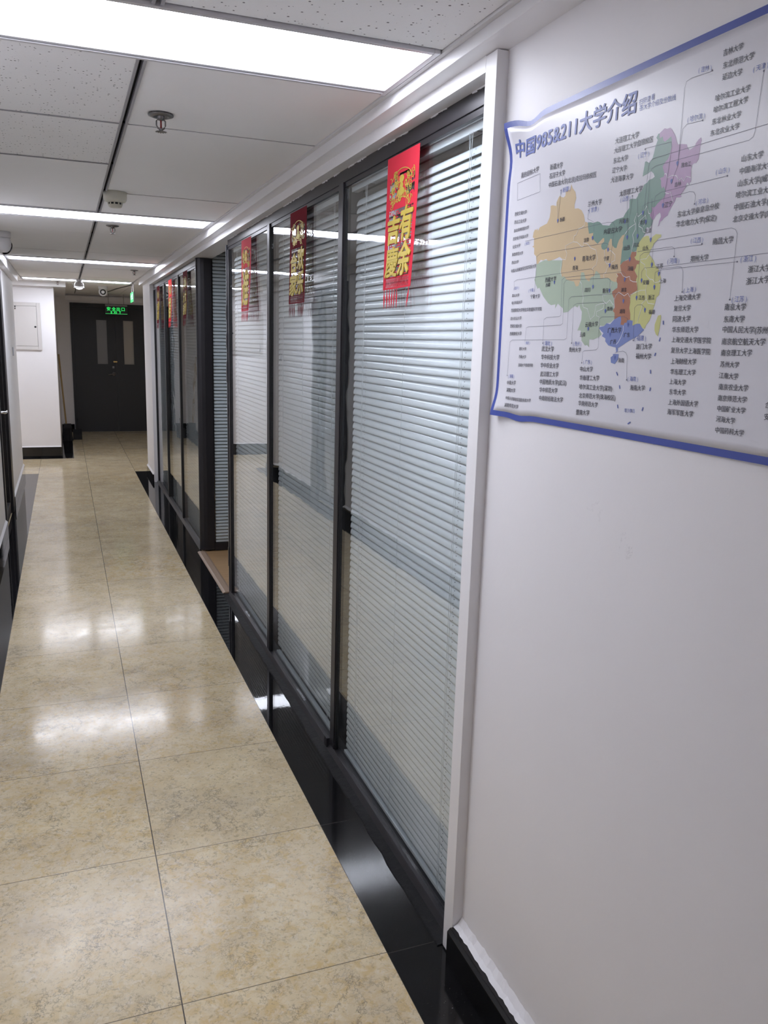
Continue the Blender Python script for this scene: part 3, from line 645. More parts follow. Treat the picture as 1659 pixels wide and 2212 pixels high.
# ------------------------------------------------------------------ exit signs
def letters(mb, body, em, place, off, weight=0.02, mi=0, width=None, squash=1.0, depth=0.0):
    vs, fs = glyphs(body, weight, depth)
    if not vs: return
    x0 = min(v.x for v in vs); x1 = max(v.x for v in vs)
    k = (width/(x1 - x0)) if width else em
    mb.flat = True
    mb.add([place((v.x - x0)*k, (v.y - 0.36)*(em if em else k)*squash, off + v.z*(em or k)) for v in vs], fs, mi)
SX0, SX1, SZ0, SZ1, SY = 0.612, 0.936, 1.874, 2.015, 13.5
r = empty('exit_sign', ((SX0 + SX1)/2, SY, SZ1)); dress(r, 'green lit exit sign hanging in front of the double door', 'exit sign')
MB().box(SX0, SX1, SY, SY + .03, SZ0, SZ1 - .024).build('case', SIGNK, r, 0.003)
MB().box(SX0, SX1, SY - .003, SY + .034, SZ1 - .0235, SZ1).build('top_cap', SIGNG, r, 0.003)
for x in (SX0 + .05, SX1 - .05): MB().tube([(x, SY + .015, SZ1), (x, SY + .015, CZ - .005)], .004, 8).build('hanger', SIGNG, r)
MB().box(SX0 + .002, SX1 - .002, SY - .0018, SY - .0003, SZ0 + .002, SZ0 + .007).build('lit_edge', GREENP, r)
mb = MB()
pl = lambda x0, z0: (lambda a, b, o: (x0 + a, SY - .0008 - o, z0 + b))
for i, ch in enumerate('安全出口'): letters(mb, ch, 0.060, pl(SX0 + .024 + i*.071, SZ0 + .075), 0.0, 0.012)
for i, ch in enumerate('EXIT'): letters(mb, ch, 0.046, pl(SX0 + .080 + i*.040, SZ0 + .027), 0.0, 0.03)
mb.build('lettering', GREENL, r)
r = empty('hanging_exit_sign', (0.80, 10.74, 2.09)); dress(r, 'green lit sign seen edge on at the right beam end', 'exit sign')
MB().box(0.803, 0.823, 10.52, 10.97, 1.955, 2.075).build('case', SIGNG, r, 0.002)
MB().box(0.8005, 0.8028, 10.525, 10.965, 1.958, 2.072).build('lit_panel', GREENP, r)
mb = MB()
letters(mb, '安全出口', 0.07, lambda a, b, o: (0.7998, 10.93 - a, 2.02 + b), 0, 0.015, width=0.37)
mb.build('lettering', PLASTIC, r)
for y in (10.62, 10.88): MB().tube([(0.813, y, 2.075), (0.813, y, CZ - .005)], .004, 8).build('hanger', SIGNG, r)
mb = MB().tube([(0.82, 10.9, CZ - .009), (0.70, 11.9, CZ - .010), (0.62, 13.0, CZ - .010), (0.60, 14.0, CZ - .009)], .006, 6)
dress(mb.build('ceiling_cable', BLACK), 'thin dark cable run across the lobby ceiling', 'cable')

# ------------------------------------------------------------------ service box, switch, broom
r = empty('service_box', (-0.5, 11.25, 1.64)); dress(r, 'cream metal service box on the white wall end', 'service box')
bx0, bx1, bz0, bz1, by = -0.74, -0.252, 1.348, 1.922, 11.2595
mb = MB(); w = .045
for a in ((bx0, bx0 + w, bz0, bz1), (bx1 - w, bx1, bz0, bz1), (bx0 + w, bx1 - w, bz0, bz0 + w), (bx0 + w, bx1 - w, bz1 - w, bz1)): mb.box(a[0], a[1], by - .018, by, a[2], a[3])
mb.build('frame', BOXP, r, 0.004)
MB().box(bx0 + w + .002, bx1 - w - .002, by - .021, by - .004, bz0 + w + .002, bz1 - w - .002).build('door', BOXP, r, 0.002)
MB().lathe([(0, 0), (.011, 0), (.010, .006), (.004, .008), (0, .008)], (-0.318, by - .021, 1.63), (0, -1, 0), seg=18).build('lock', BLACK, r)
for z0 in (1.835, 1.86): MB().tube([(-0.537, by - .0235, z0), (-0.537, by - .0235, z0 + .015)], .006, 8).build('hinge_pin', BLACK, r)
r = empty('light_switch', (-0.485, 9.22, 1.365)); dress(r, 'small grey switch plate on the opposite pier', 'switch')
MB().box(-0.4848, -0.476, 9.17, 9.26, 1.322, 1.408).build('plate', plain('grey_plate', (0.42, 0.42, 0.46), .4), r, 0.003)
MB().box(-0.4758, -0.472, 9.19, 9.24, 1.34, 1.39).build('rocker', PLASTIC, r, 0.002)
r = empty('broom', (0.0, 13.1, 0)); dress(r, 'broom with yellowed wooden stick leaning in the dark recess', 'broom')
MB().tube([(-0.020, 13.0, 0.245), (-0.046, 13.0, 0.70), (-0.078, 13.0, 1.265)], .0125, 10).build('stick', HANDLE, r)
MB().prism([(-0.062, 0.19), (0.055, 0.19), (0.045, 0.255), (-0.052, 0.255)], 'y', 12.97, 13.03).build('head', BRUSH, r, 0.006)
mb = MB(); rb = random.Random(5)
for i in range(60):
    x = -0.058 + .108*rb.random(); y = 12.975 + .05*rb.random()
    mb.tube([(x, y, .20), (x*1.05 + rb.uniform(-.008, .008), y + rb.uniform(-.01, .01), .09), (x*1.15 + rb.uniform(-.012, .012), y + rb.uniform(-.025, .02), .003)], .006, 5)
dress(mb.build('bristles', BRUSH, r), kind='stuff')
r = empty('dustpan', (0.12, 13.25, 0)); dress(r, 'black dustpan bin standing beside the broom', 'dustpan')
mb = MB().box(0.070, 0.195, 13.13, 13.135, 0.005, 0.085).box(0.070, 0.195, 13.3, 13.305, 0.005, 0.14).box(0.070, 0.195, 13.135, 13.3, 0.002, 0.006)
for x in (0.070, 0.191): mb.prism([(13.13, .004), (13.305, .004), (13.305, .14), (13.13, .085)], 'x', x, x + .004)
mb.build('pan', BRUSH, r)
MB().tube([(0.14, 13.303, .13), (0.14, 13.33, .20), (0.14, 13.335, .30)], .010, 8).build('grip', BRUSH, r)

# ------------------------------------------------------------------ spring banners
def banner(label, yl, width, ztop, height, red, chars, seed, style='four', tilt=0.008, twist=0.010, x0=0.8895):
    rg = random.Random(seed); Hh = height
    r = empty('festive_banner', (x0, yl - width/2, ztop)); dress(r, label, 'banner', 'red and gold festive banners on the partition')
    def mp(u, t, off=0.0):       # u 0..1 left to right as read, t 0..1 top to bottom
        x = x0 - tilt*t*t - twist*(u - .15)*t*t - 0.0025*math.sin(u*5 + seed)*t - off
        return (x, yl - u*width - 0.004*math.sin(t*4 + seed)*t, ztop - t*Hh)
    mb = MB(); mb.flat = False
    def quad(m_, u0, u1, t0, t1, off=0.0, nu=1, nt_=1):
        vs = [mp(u0 + (u1 - u0)*i/nu, t0 + (t1 - t0)*j/nt_, off) for j in range(nt_ + 1) for i in range(nu + 1)]
        fs = [(j*(nu+1) + i, j*(nu+1) + i + 1, (j+1)*(nu+1) + i + 1, (j+1)*(nu+1) + i) for j in range(nt_) for i in range(nu)]
        m_.add(vs, fs)
    def stroke(m_, pts, w, off=0.0, mi=0):   # flat ribbon along (u,t) points, w in metres
        P = [Vector((u*width, t*Hh)) for u, t in pts]; vs = []
        for i, p in enumerate(P):
            d = (P[min(i + 1, len(P) - 1)] - P[max(i - 1, 0)]);
            if d.length < 1e-9: d = Vector((1, 0))
            d.normalize(); n = Vector((-d.y, d.x))*w/2
            for q in (p + n, p - n): vs.append(mp(q.x/width, q.y/Hh, off))
        m_.add(vs, [(2*i, 2*i + 1, 2*i + 3, 2*i + 2) for i in range(len(P) - 1)], mi)
    # paper: head, frame strips, lattice, lower lattice, fringe
    T0, T1, T2, T3 = 0.345, 0.795, 0.862, 1.0
    quad(mb, 0, 1, 0, .125, 0, 8, 4)
    quad(mb, 0, .10, .125, T1, 0, 2, 14); quad(mb, .90, 1, .125, T1, 0, 2, 14)
    quad(mb, .10, .90, .30, T0, 0, 6, 2)
    # fan area: strips of paper left between the cut out figures
    for i in range(46):
        u, t = rg.uniform(.12, .88), rg.uniform(.13, .30); a = rg.uniform(0, math.pi)
        stroke(mb, [(u - .06*math.cos(a), t - .02*math.sin(a)), (u + .02*math.sin(a*3), t + .008*math.cos(a)), (u + .06*math.cos(a), t + .02*math.sin(a))], .0055)
    quad(mb, .10, .24, .125, .165, 0, 2, 1); quad(mb, .72, .90, .125, .15, 0, 2, 1); quad(mb, .10, .90, .28, .30, 0, 4, 1); quad(mb, .36, .62, .14, .30, 0, 3, 3)
    # fret lattice
    nu_, nt_ = 13, 26
    for i in range(nu_ + 1):
        u = .10 + .80*i/nu_
        for j in range(nt_):
            if rg.random() < .62: stroke(mb, [(u, T0 + (T1 - T0)*j/nt_), (u, T0 + (T1 - T0)*(j + 1)/nt_)], .0026)
    for j in range(nt_ + 1):
        t = T0 + (T1 - T0)*j/nt_
        for i in range(nu_):
            if rg.random() < .55 or j in (0, nt_, nt_//2): stroke(mb, [(.10 + .80*i/nu_, t), (.10 + .80*(i + 1)/nu_, t)], .0026)
    quad(mb, 0, .08, T1, T2, 0, 1, 2); quad(mb, .92, 1, T1, T2, 0, 1, 2)
    for i in range(18):
        u = .08 + .84*i/18; stroke(mb, [(u, T1), (u + .047, T2)], .0024); stroke(mb, [(u + .047, T1), (u, T2)], .0024)
    quad(mb, 0, 1, T1 - .006, T1 + .004, 0, 6, 1); quad(mb, 0, 1, T2 - .004, T2 + .008, 0, 6, 1)
    nf = 11
    for i in range(nf):
        u = (i + .5)/nf
        if style == 'four' and seed == 3 and i in (6, 7, 8, 9): continue
        if seed == 2 and i in (4, 5): continue
        b = rg.uniform(-.02, .02) + (.05 if u > .8 else 0)*(-1)
        stroke(mb, [(u, T2), (u - .004, T2 + .03)], .004)
        P = [(u, T2 + .03, .004), (u + b*.3, T2 + .06, .011), (u + b*.7, .96, .008), (u + b, T3, .001)]
        vs = []
        for uu, tt, w in P: vs += [mp(uu - w/2/width, tt), mp(uu + w/2/width, tt)]
        mb.add(vs, [(0, 1, 3, 2), (2, 3, 5, 4), (4, 5, 7, 6)])
    mb.build('paper_sheet', red, r, solid=0.0006)
    # gold emblem in the fan
    g = MB()
    arc = lambda cu, ct, ru, rt_, a0, a1, n=18: [(cu + ru*math.cos(math.radians(a0 + (a1 - a0)*i/n)), ct - rt_*math.sin(math.radians(a0 + (a1 - a0)*i/n))) for i in range(n + 1)]
    stroke(g, arc(.49, .215, .36, .115, 20, 160), .0022, .0010); stroke(g, arc(.49, .365, .30, .085, 25, 155), .0022, .0010)
    for k in range(26):
        side = 1 if k % 2 else -1
        u = .49 + side*rg.uniform(.16, .37); t = rg.uniform(.12, .33); rr = rg.uniform(.025, .055)
        stroke(g, arc(u, t, rr, rr*.55, rg.uniform(0, 360), rg.uniform(380, 720), 9), .0019, .0011)
    for k in range(20):
        u = .49 + rg.uniform(-.30, .30); t = rg.uniform(.17, .30); rr = rg.uniform(.02, .04)
        stroke(g, arc(u, t, rr, rr*.6, 0, 360, 8), rg.choice((.0022, .004)), .0012)
    for ru, ct, rt_ in ((.075, .165, .026), (.055, .205, .018), (.095, .243, .026)):
        n = 14; vs = [mp(.49, ct, .0022)] + [mp(.49 + ru*math.cos(2*math.pi*i/n), ct + rt_*math.sin(2*math.pi*i/n), .0012) for i in range(n)]
        g.add(vs, [(0, 1 + i, 1 + (i + 1) % n) for i in range(n)])
    g.build('gold_emblem', GOLD, r, solid=0.0005)
    # gold characters, raised
    cb = MB(); cb.flat = True
    def char(ch, u0, u1, t0, t1, wgt=.010):
        vs, fs = glyphs(ch, 0.006, 0.022)
        ax, bx = min(v.x for v in vs), max(v.x for v in vs); ay, by_ = min(v.y for v in vs), max(v.y for v in vs)
        for q, (ox, oy) in enumerate(((-1, 0), (1, 0), (0, -1.2), (0, 1.2), (-.7, .8), (.7, -.8))):
            cb.add([mp(u0 + (u1 - u0)*(v.x - ax)/(bx - ax) + .03*(v.y - ay) + ox*wgt, t1 - (t1 - t0)*(v.y - ay)/(by_ - ay) + oy*wgt*.5, .0022 + v.z*.06 + .00012*q) for v in vs], fs)
    if style == 'four':
        char(chars[0], .09, .47, .395, .570); char(chars[1], .07, .49, .592, .790, .005 if chars[1] in '慶' else .010); char(chars[2], .51, .90, .350, .560); char(chars[3], .50, .92, .575, .785)
    else:
        char(chars[0], .16, .86, .375, .80, .012)
    cb.build('gold_lettering', GOLD, r)
banner('bright red banner nearest the white jamb with four gold characters', 2.330, 0.230, 2.0645, 0.415, RED, '吉慶有余', 3)
banner('dark red banner on the middle near pane with four gold characters', 3.432, 0.247, 2.058, 0.412, DRED, '合家欢乐', 2, tilt=.004, twist=.004)
banner('red banner beside the office doorway with one tall gold character', 4.441, 0.240, 2.053, 0.412, RED, '進', 1, 'one', tilt=.003, twist=.02)
banner('dark red banner on the far pane nearest the dark corner post', 6.734, 0.235, 2.049, 0.410, DRED, '大吉大利', 5, tilt=.012)
banner('vivid red banner on the middle far pane', 7.700, 0.235, 2.043, 0.408, VRED, '福', 6, 'one', tilt=.010)
banner('dark red banner on the pane at the far white wall end', 8.681, 0.235, 2.038, 0.406, DRED, '吉祥如意', 8, tilt=.008)

# ------------------------------------------------------------------ poster: map and columns of writing
PT=[(4560,5410,4940,5410,'扫码查看',1),(4580,5320,5440,5280,'各大学介绍及分数线',1),(900,4920,1580,4930,'我的目标大学',0),(1990,4880,2430,4850,'新疆大学',0),(1990,4720,2520,4700,'石河子大学',0),(1990,4560,
3530,4500,'中国石油大学(北京)克拉玛依校区',0),(2430,4390,2740,4390,'(新疆)',1),(4000,4940,4620,4920,'大连理工大学',0),(3990,4790,4990,4780,'大连理工大学盘锦校区',0),(3990,4630,4380,4620,'东北大学',0),(3980,4480,4370,
4460,'辽宁大学',0),(3960,4330,4560,4300,'大连海事大学',0),(4650,4590,4920,4580,'(辽宁)',1),(4230,4070,4820,4070,'太原理工大学',0),(4270,3970,4530,3970,'(山西)',1),(3340,4030,3740,4020,'兰州大学',0),(3390,
3920,3670,3910,'(甘肃)',1),(6360,5620,6730,5610,'吉林大学',0),(6380,5450,6950,5430,'东北师范大学',0),(6390,5300,6760,5280,'延边大学',0),(5890,5530,6150,5500,'(吉林)',1),(6960,5250,7220,5240,'(天津)',
1),(6290,5050,6940,5030,'哈尔滨工业大学',0),(6280,4900,6920,4890,'哈尔滨工程大学',0),(6270,4740,6820,4730,'东北林业大学',0),(6260,4590,6810,4580,'东北农业大学',0),(5750,4890,6110,4870,'(哈尔滨)',1),(6920,4130,
7300,4120,'山东大学',0),(6910,3970,7480,3960,'中国海洋大学',0),(6900,3810,7550,3800,'山东大学(威海)',0),(6890,3660,7810,3640,'哈尔滨工业大学(威海)',0),(6880,3500,7710,3500,'中国石油大学(华东)',0),(6880,3340,7690,
3340,'北京交通大学(威海)',0),(6450,4040,6710,4030,'(山东)',1),(6100,3670,6350,3680,'(河北)',1),(5720,3550,6580,3570,'东北大学秦皇岛分校',0),(5710,3410,6550,3410,'华北电力大学(保定)',0),(5700,4260,5910,4250,
'黑龙江',2),(5590,4000,5730,4000,'吉林',2),(5400,3730,5570,3740,'辽宁',2),(2460,3870,2620,3870,'新疆',2),(740,4190,1220,4180,'西安交通大学',0),(750,4030,1220,4020,'西北工业大学',0),(750,3860,1340,3870,
'西北农林科技大学',0),(730,3700,1330,3710,'西安电子科技大学',0),(730,3540,1040,3550,'长安大学',0),(730,3390,1170,3390,'陕西师范大学',0),(730,3230,1010,3230,'西北大学',0),(730,3060,1710,3100,'中国人民解放军空军军医大学',0),
(1220,3560,1420,3560,'(陕西)',1),(3880,3500,4370,3500,'内蒙古大学',0),(3290,3420,3440,3420,'甘肃',2),(4290,3620,4530,3620,'内蒙古',2),(3280,3100,3680,3100,'青海大学',0),(3930,3050,4080,3050,'宁夏',
2),(2990,2960,3160,2960,'青海',2),(4170,2890,4340,2890,'陕西',2),(2080,2800,2460,2810,'西藏大学',0),(2110,2700,2260,2710,'西藏',2),(880,2700,1090,2710,'(四川)',1),(830,2560,1110,2560,'四川大学',0),
(830,2410,1250,2420,'电子科技大学',0),(820,2260,2010,2260,'西南财经大学特拉华数据科学学院',0),(820,2090,1260,2100,'四川农业大学',0),(820,1940,1280,1940,'西南交通大学',0),(820,1780,1300,1790,'西南财经大学',0),(1480,2630,
1700,2640,'(宁夏)',1),(1570,2510,1910,2510,'宁夏大学',0),(3430,2550,3590,2550,'四川',2),(3960,2510,4130,2510,'重庆',2),(4130,2200,4280,2200,'贵州',2),(3520,1940,3900,1950,'云南大学',0),(3380,1760,
3540,1770,'云南',2),(1460,1600,1650,1600,'(重庆)',1),(1240,1480,1520,1480,'重庆大学',0),(1250,1320,1530,1320,'西南大学',0),(1250,1150,1820,1160,'西南大学西塔学院',0),(2150,1600,2460,1600,'(湖北)',1),
(2110,1490,2540,1490,'武汉大学',0),(2110,1330,2750,1340,'华中科技大学',0),(2110,1170,2750,1180,'华中农业大学',0),(2120,1000,2760,1020,'武汉理工大学',0),(2120,850,3050,870,'中国地质大学(武汉)',0),(2130,690,2770,
710,'华中师范大学',0),(2140,530,2980,550,'中南财经政法大学',0),(3180,1600,3440,1600,'(贵州)',1),(3060,1490,3440,1490,'贵州大学',0),(860,900,1120,910,'(湖南)',1),(820,760,1190,780,'中南大学',0),(820,610,1190,
620,'湖南大学',0),(820,440,1830,460,'中国人民解放军国防科技大学',0),(810,290,1350,310,'湖南师范大学',0),(4200,1840,4580,1840,'广西大学',0),(4300,1640,4460,1650,'广西',2),(4660,1760,4820,1760,'广东',2),(4950,1710,
5240,1710,'(福建)',1),(5010,1570,5400,1580,'厦门大学',0),(5020,1420,5410,1420,'福州大学',0),(4560,1340,4720,1340,'海南',2),(4860,1040,5130,1050,'(海南)',1),(4940,900,5320,910,'海南大学',0),(3550,
1280,3810,1280,'(广东)',1),(3460,1150,3850,1160,'中山大学',0),(3470,990,4060,1010,'华南理工大学',0),(3480,830,4460,850,'哈尔滨工业大学(深圳)',0),(3490,670,4570,700,'北京师范大学(珠海校区)',0),(3490,530,4080,540,
'华南师范大学',0),(3440,360,3850,380,'暨南大学',0),(4840,510,5120,520,'南沙群岛',1),(4610,2840,4760,2830,'河南',2),(4480,2500,4630,2500,'湖北',2),(4490,2150,4640,2150,'湖南',2),(4460,3180,4620,3180,
'山西',2),(4710,3200,4860,3200,'河北',2),(4830,3540,4980,3540,'北京',2),(4970,3390,5130,3390,'天津',2),(4960,3130,5100,3130,'山东',2),(5040,2590,5190,2590,'安徽',2),(5330,2820,5490,2820,'江苏',
2),(5440,2590,5590,2590,'上海',2),(4960,2360,5110,2350,'江西',2),(5200,2350,5360,2350,'浙江',2),(5250,2120,5400,2120,'福建',2),(6020,2420,6280,2430,'(上海)',1),(5830,2310,6390,2320,'上海交通大学',
0),(5840,2160,6210,2160,'复旦大学',0),(5840,2000,6230,2000,'同济大学',0),(5850,1840,6420,1840,'华东师范大学',0),(5860,1690,6710,1680,'上海交通大学医学院',0),(5870,1530,6720,1520,'复旦大学上海医学院',0),(5890,1360,
6450,1370,'上海财经大学',0),(5900,1200,6460,1210,'华东理工大学',0),(5900,1050,6270,1050,'上海大学',0),(5920,890,6290,900,'东华大学',0),(5920,730,6580,750,'上海外国语大学',0),(5920,580,6500,590,'海军军医大学',0),
(6070,3140,6330,3130,'(江西)',1),(6530,3080,6930,3070,'南昌大学',0),(5590,2880,5860,2870,'(河南)',1),(6100,2870,6470,2870,'郑州大学',0),(7110,2790,7390,2780,'(浙江)',1),(7270,2640,7660,2640,
'浙江大学',0),(7260,2480,7670,2490,'浙江大学',0),(7030,2250,7310,2250,'(江苏)',1),(6910,2150,7310,2140,'南京大学',0),(6920,1980,7310,1980,'东南大学',0),(6920,1840,7780,1820,'中国人民大学(苏州)',0),(6930,
1670,7730,1670,'南京航空航天大学',0),(6940,1510,7520,1520,'南京理工大学',0),(6950,1350,7310,1350,'苏州大学',0),(6950,1190,7320,1190,'江南大学',0),(6970,1030,7530,1040,'南京农业大学',0),(6980,870,7530,880,
'南京师范大学',0),(6990,720,7530,730,'中国矿业大学',0),(6990,570,7360,570,'河海大学',0),(7000,410,7550,420,'中国药科大学',0),(7870,840,8420,830,'合肥工业大学',0),(7880,680,8260,690,'安徽大学',0)]
PP=[('lgreen',[1720,3130,1990,3180,2620,3130,2810,2830,3270,2870,3720,2870,4350,2660,4370,2590,4350,2530,4230,2500,4280,2390,4310,2300,4310,2160,4350,2130,4370,2040,4260,1970,4160,
1960,4060,1910,3960,1920,3930,1870,3970,1830,4030,1770,3950,1720,3790,1680,3670,1680,3680,1540,3620,1580,3550,1570,3430,1660,3420,1750,3380,1840,3280,1840,3330,1920,3380,2030,3380,
2170,3320,2230,3280,2300,3230,2250,3150,2280,3030,2240,2930,2180,2780,2170,2750,2250,2570,2340,2480,2250,2490,2330,2340,2320,2230,2360,2030,2500,1870,2670,1810,2650,1730,2740,1670,
2830,1710,2910]),('tan',[1510,3650,1530,3750,1580,3800,1630,3780,1660,3810,1690,3760,1760,3820,1880,3840,2010,3860,2090,3960,2110,4080,2100,4170,2180,4170,2300,4140,2300,4210,2360,
4280,2400,4310,2450,4280,2530,4260,2590,4280,2590,4360,2740,4370,2760,4460,2810,4380,2910,4300,2950,4190,2910,4080,2920,4010,3040,4000,3150,3950,3230,3860,3280,3740,3330,3730,3390,
3700,3770,3400,4020,3410,4460,3400,4440,3350,4420,3280,4440,3210,4410,3150,4410,3020,4400,2920,4420,2830,4450,2790,4310,2770,4380,2720,4320,2690,4340,2650,4290,2640,4190,2670,4110,
2720,3870,2720,3840,2800,3720,2870,3680,2780,3580,2760,3540,2690,3420,2750,3360,2860,3270,2870,3260,2730,3210,2630,3130,2630,3060,2720,2930,2740,2810,2770,2710,2840,2660,2820,2600,
2920,2630,3030,2630,3150,2530,3200,2370,3170,2150,3150,2060,3200,1950,3180,1860,3200,1780,3130,1720,3130,1680,3280,1600,3330,1590,3450,1510,3480,1570,3490,1560,3640]),('green',
[3370,3720,3460,3710,3540,3690,3660,3700,3730,3680,3820,3620,3950,3600,4010,3590,4080,3640,4200,3670,4380,3680,4430,3740,4520,3810,4510,3930,4530,3950,4680,3930,4720,3970,4730,4000,
4800,4030,4860,4120,4930,4140,4960,4170,5050,4180,5100,4200,5070,4250,5000,4300,4950,4280,4900,4270,4800,4250,4810,4330,4830,4470,4860,4470,4940,4430,5010,4490,5030,4550,5060,4660,
5100,4740,5060,4780,5100,4830,5140,4830,5300,4720,5430,4730,5460,4590,5440,4420,5360,4310,5350,4210,5280,4120,5360,4000,5410,3920,5380,3830,5310,3810,5220,3750,5140,3710,5100,3630,
5150,3540,5130,3470,5070,3430,5020,3450,4990,3430,4990,3360,4930,3300,4860,3240,4820,3180,4800,3110,4730,3090,4670,3110,4660,3040,4640,3000,4540,2980,4450,2940,4400,2920,4410,3020,
4410,3150,4430,3210,4420,3280,4440,3350,4460,3400,4390,3390,4310,3320,4280,3260,4260,3200,4200,3210,4130,3260,4110,3360,4070,3370,4030,3310,4000,3220,3920,3200,3850,3220,3820,3270,
3830,3310,3900,3340,3890,3400,3850,3400,3710,3320,3630,3370,3540,3440,3560,3520,3430,3520,3390,3620]),('purple',[5130,4830,5170,4850,5240,4880,5300,4860,5370,4860,5410,4830,5470,
4760,5520,4690,5550,4620,5580,4580,5660,4570,5780,4540,5800,4490,5840,4450,5890,4460,5960,4480,5970,4520,6020,4560,6070,4580,6090,4530,6070,4460,6070,4370,6060,4280,6020,4240,5970,
4240,5930,4220,5920,4170,5930,4110,5940,4040,5940,3990,5910,3980,5920,3950,5910,3950,5880,3990,5850,3980,5840,3930,5790,3870,5730,3840,5770,3810,5740,3800,5650,3810,5620,3750,5550,
3670,5510,3620,5490,3570,5400,3540,5370,3510,5330,3500,5300,3440,5270,3430,5290,3450,5300,3510,5330,3570,5320,3610,5300,3640,5220,3610,5180,3560,5150,3540,5110,3570,5080,3600,5060,
3630,5080,3650,5110,3690,5100,3750,5140,3730,5190,3750,5220,3780,5300,3820,5300,3830,5360,3850,5400,3900,5370,3930,5400,3930,5370,3970,5330,4020,5300,3990,5270,4050,5260,4120,5230,
4150,5260,4160,5310,4160,5330,4200,5270,4320,5330,4380,5380,4410,5410,4460,5430,4530,5440,4590,5430,4670,5410,4730,5340,4700,5270,4680,5230,4710,5210,4770,5170,4760,5140,4760]),
('yellow',[5030,3320,5080,3310,5100,3270,5140,3240,5180,3290,5250,3320,5380,3300,5380,3260,5330,3250,5240,3190,5210,3150,5150,3080,5130,3020,5180,2980,5250,2920,5300,2840,5380,2790,
5420,2720,5470,2630,5420,2600,5460,2580,5470,2490,5460,2380,5400,2340,5380,2240,5350,2170,5320,2070,5280,1980,5210,1920,5190,1860,5120,1870,5050,1940,4960,1940,4860,1910,4870,1990,
4790,2000,4780,2100,4740,2200,4750,2290,4740,2410,4910,2480,4880,2590,4850,2640,4880,2700,4790,2800,4840,2890,4890,2890,4900,2940,4810,2960,4760,3010,4810,3040,4800,3110,4820,3180,
4860,3240,4930,3300]),('yellow',[5550,2070,5560,2000,5550,1870,5520,1740,5470,1770,5430,1830,5420,1920,5450,1990,5480,2060]),('brown',[4400,2910,4470,2960,4600,2980,4650,3020,4680,
3100,4800,3090,4800,3030,4760,3010,4810,2960,4900,2940,4890,2890,4840,2890,4820,2830,4790,2800,4850,2730,4880,2700,4850,2640,4880,2590,4910,2480,4800,2440,4740,2410,4740,2340,4750,
2290,4740,2200,4780,2100,4790,2010,4710,2000,4700,1960,4630,1920,4540,1930,4530,2070,4480,2060,4360,2020,4350,2130,4300,2160,4340,2220,4310,2360,4240,2450,4240,2490,4370,2540,4370,
2610,4340,2640,4330,2700,4370,2730,4320,2780,4450,2780,4430,2830]),('blue',[3930,1880,3990,1900,4080,1910,4150,1960,4250,1940,4360,2020,4480,2060,4530,2070,4550,2000,4540,1930,4620,
1920,4650,1960,4700,1960,4710,2000,4790,2000,4850,1990,4860,1910,4960,1940,5050,1940,5120,1870,5170,1840,5050,1760,4950,1710,4840,1680,4770,1650,4660,1600,4520,1540,4530,1500,4490,
1460,4460,1550,4380,1560,4250,1580,4150,1650,4150,1700,4040,1740,4080,1790,4020,1820]),('blue',[4400,1440,4560,1440,4550,1350,4470,1270,4360,1290,4340,1380,4400,1410])]
PW=[[3280,3740,3270,3680,3190,3650,3100,3640,3030,3540,2970,3530,2960,3430,2710,3380,2710,3320,2770,3240,2740,3130,2630,3150],[2960,3430,3080,3410,3230,3320,3280,3320,3280,3380,
3410,3350,3520,3270,3680,3220,3740,3070,3720,2960,3610,2920,3640,2890],[2630,3150,2590,2940,2640,2840],[3260,2710,3320,2660,3400,2410,3380,2320,3420,2250,3550,2220,3660,2030,3770,
2090,3800,2270,3920,2290,4090,2300],[4190,2650,4160,2450,3970,2440,4000,2350,4090,2290,4190,2350,4300,2260],[4050,2310,4020,2210,3830,2160,3840,2090,3920,2070,3930,1920],[4450,2780,
4500,2730,4590,2700,4680,2710,4700,2650,4780,2620,4880,2610],[4320,2360,4350,2420,4420,2470,4580,2400,4670,2440,4740,2370],[4620,1910,4630,1830,4580,1720,4520,1640,4470,1600],[5130,
3020,5070,2960,4920,2960,4940,2920,5050,2870,5050,2820,5100,2780,5100,2710,5190,2640,5280,2620,5330,2570,5470,2590],[4740,2410,4890,2450,4990,2470,5120,2470,5130,2550,5180,2580,
5210,2630],[5120,2470,5160,2330,5060,2260,5060,2200,5030,2120,4980,1950],[5160,2330,5210,2260,5380,2240],[5330,4200,5370,4200,5410,4130,5510,4150,5610,4130,5680,4050,5730,4080,5790,
4020,5840,4080,5940,4050],[5380,3920,5470,3890,5520,3910,5550,3830,5590,3750],[4460,3400,4570,3490,4720,3540,4680,3590,4740,3700,4770,3640,4900,3700,4970,3780,5030,3660,5070,3650],
[4720,3540,4730,3450,4670,3370,4710,3260,4670,3110],[4810,3490,4900,3450,4930,3390,4990,3370],[4810,3500,4840,3580,4960,3640,4990,3550,4930,3470],[3920,3200,3980,3000,4040,2950,
4110,2970,4030,2860,4020,2820,3960,2800,3980,2720],[4050,2970,4150,2950,4160,2980,4250,3000,4240,3090,4120,3170,4040,3170]]
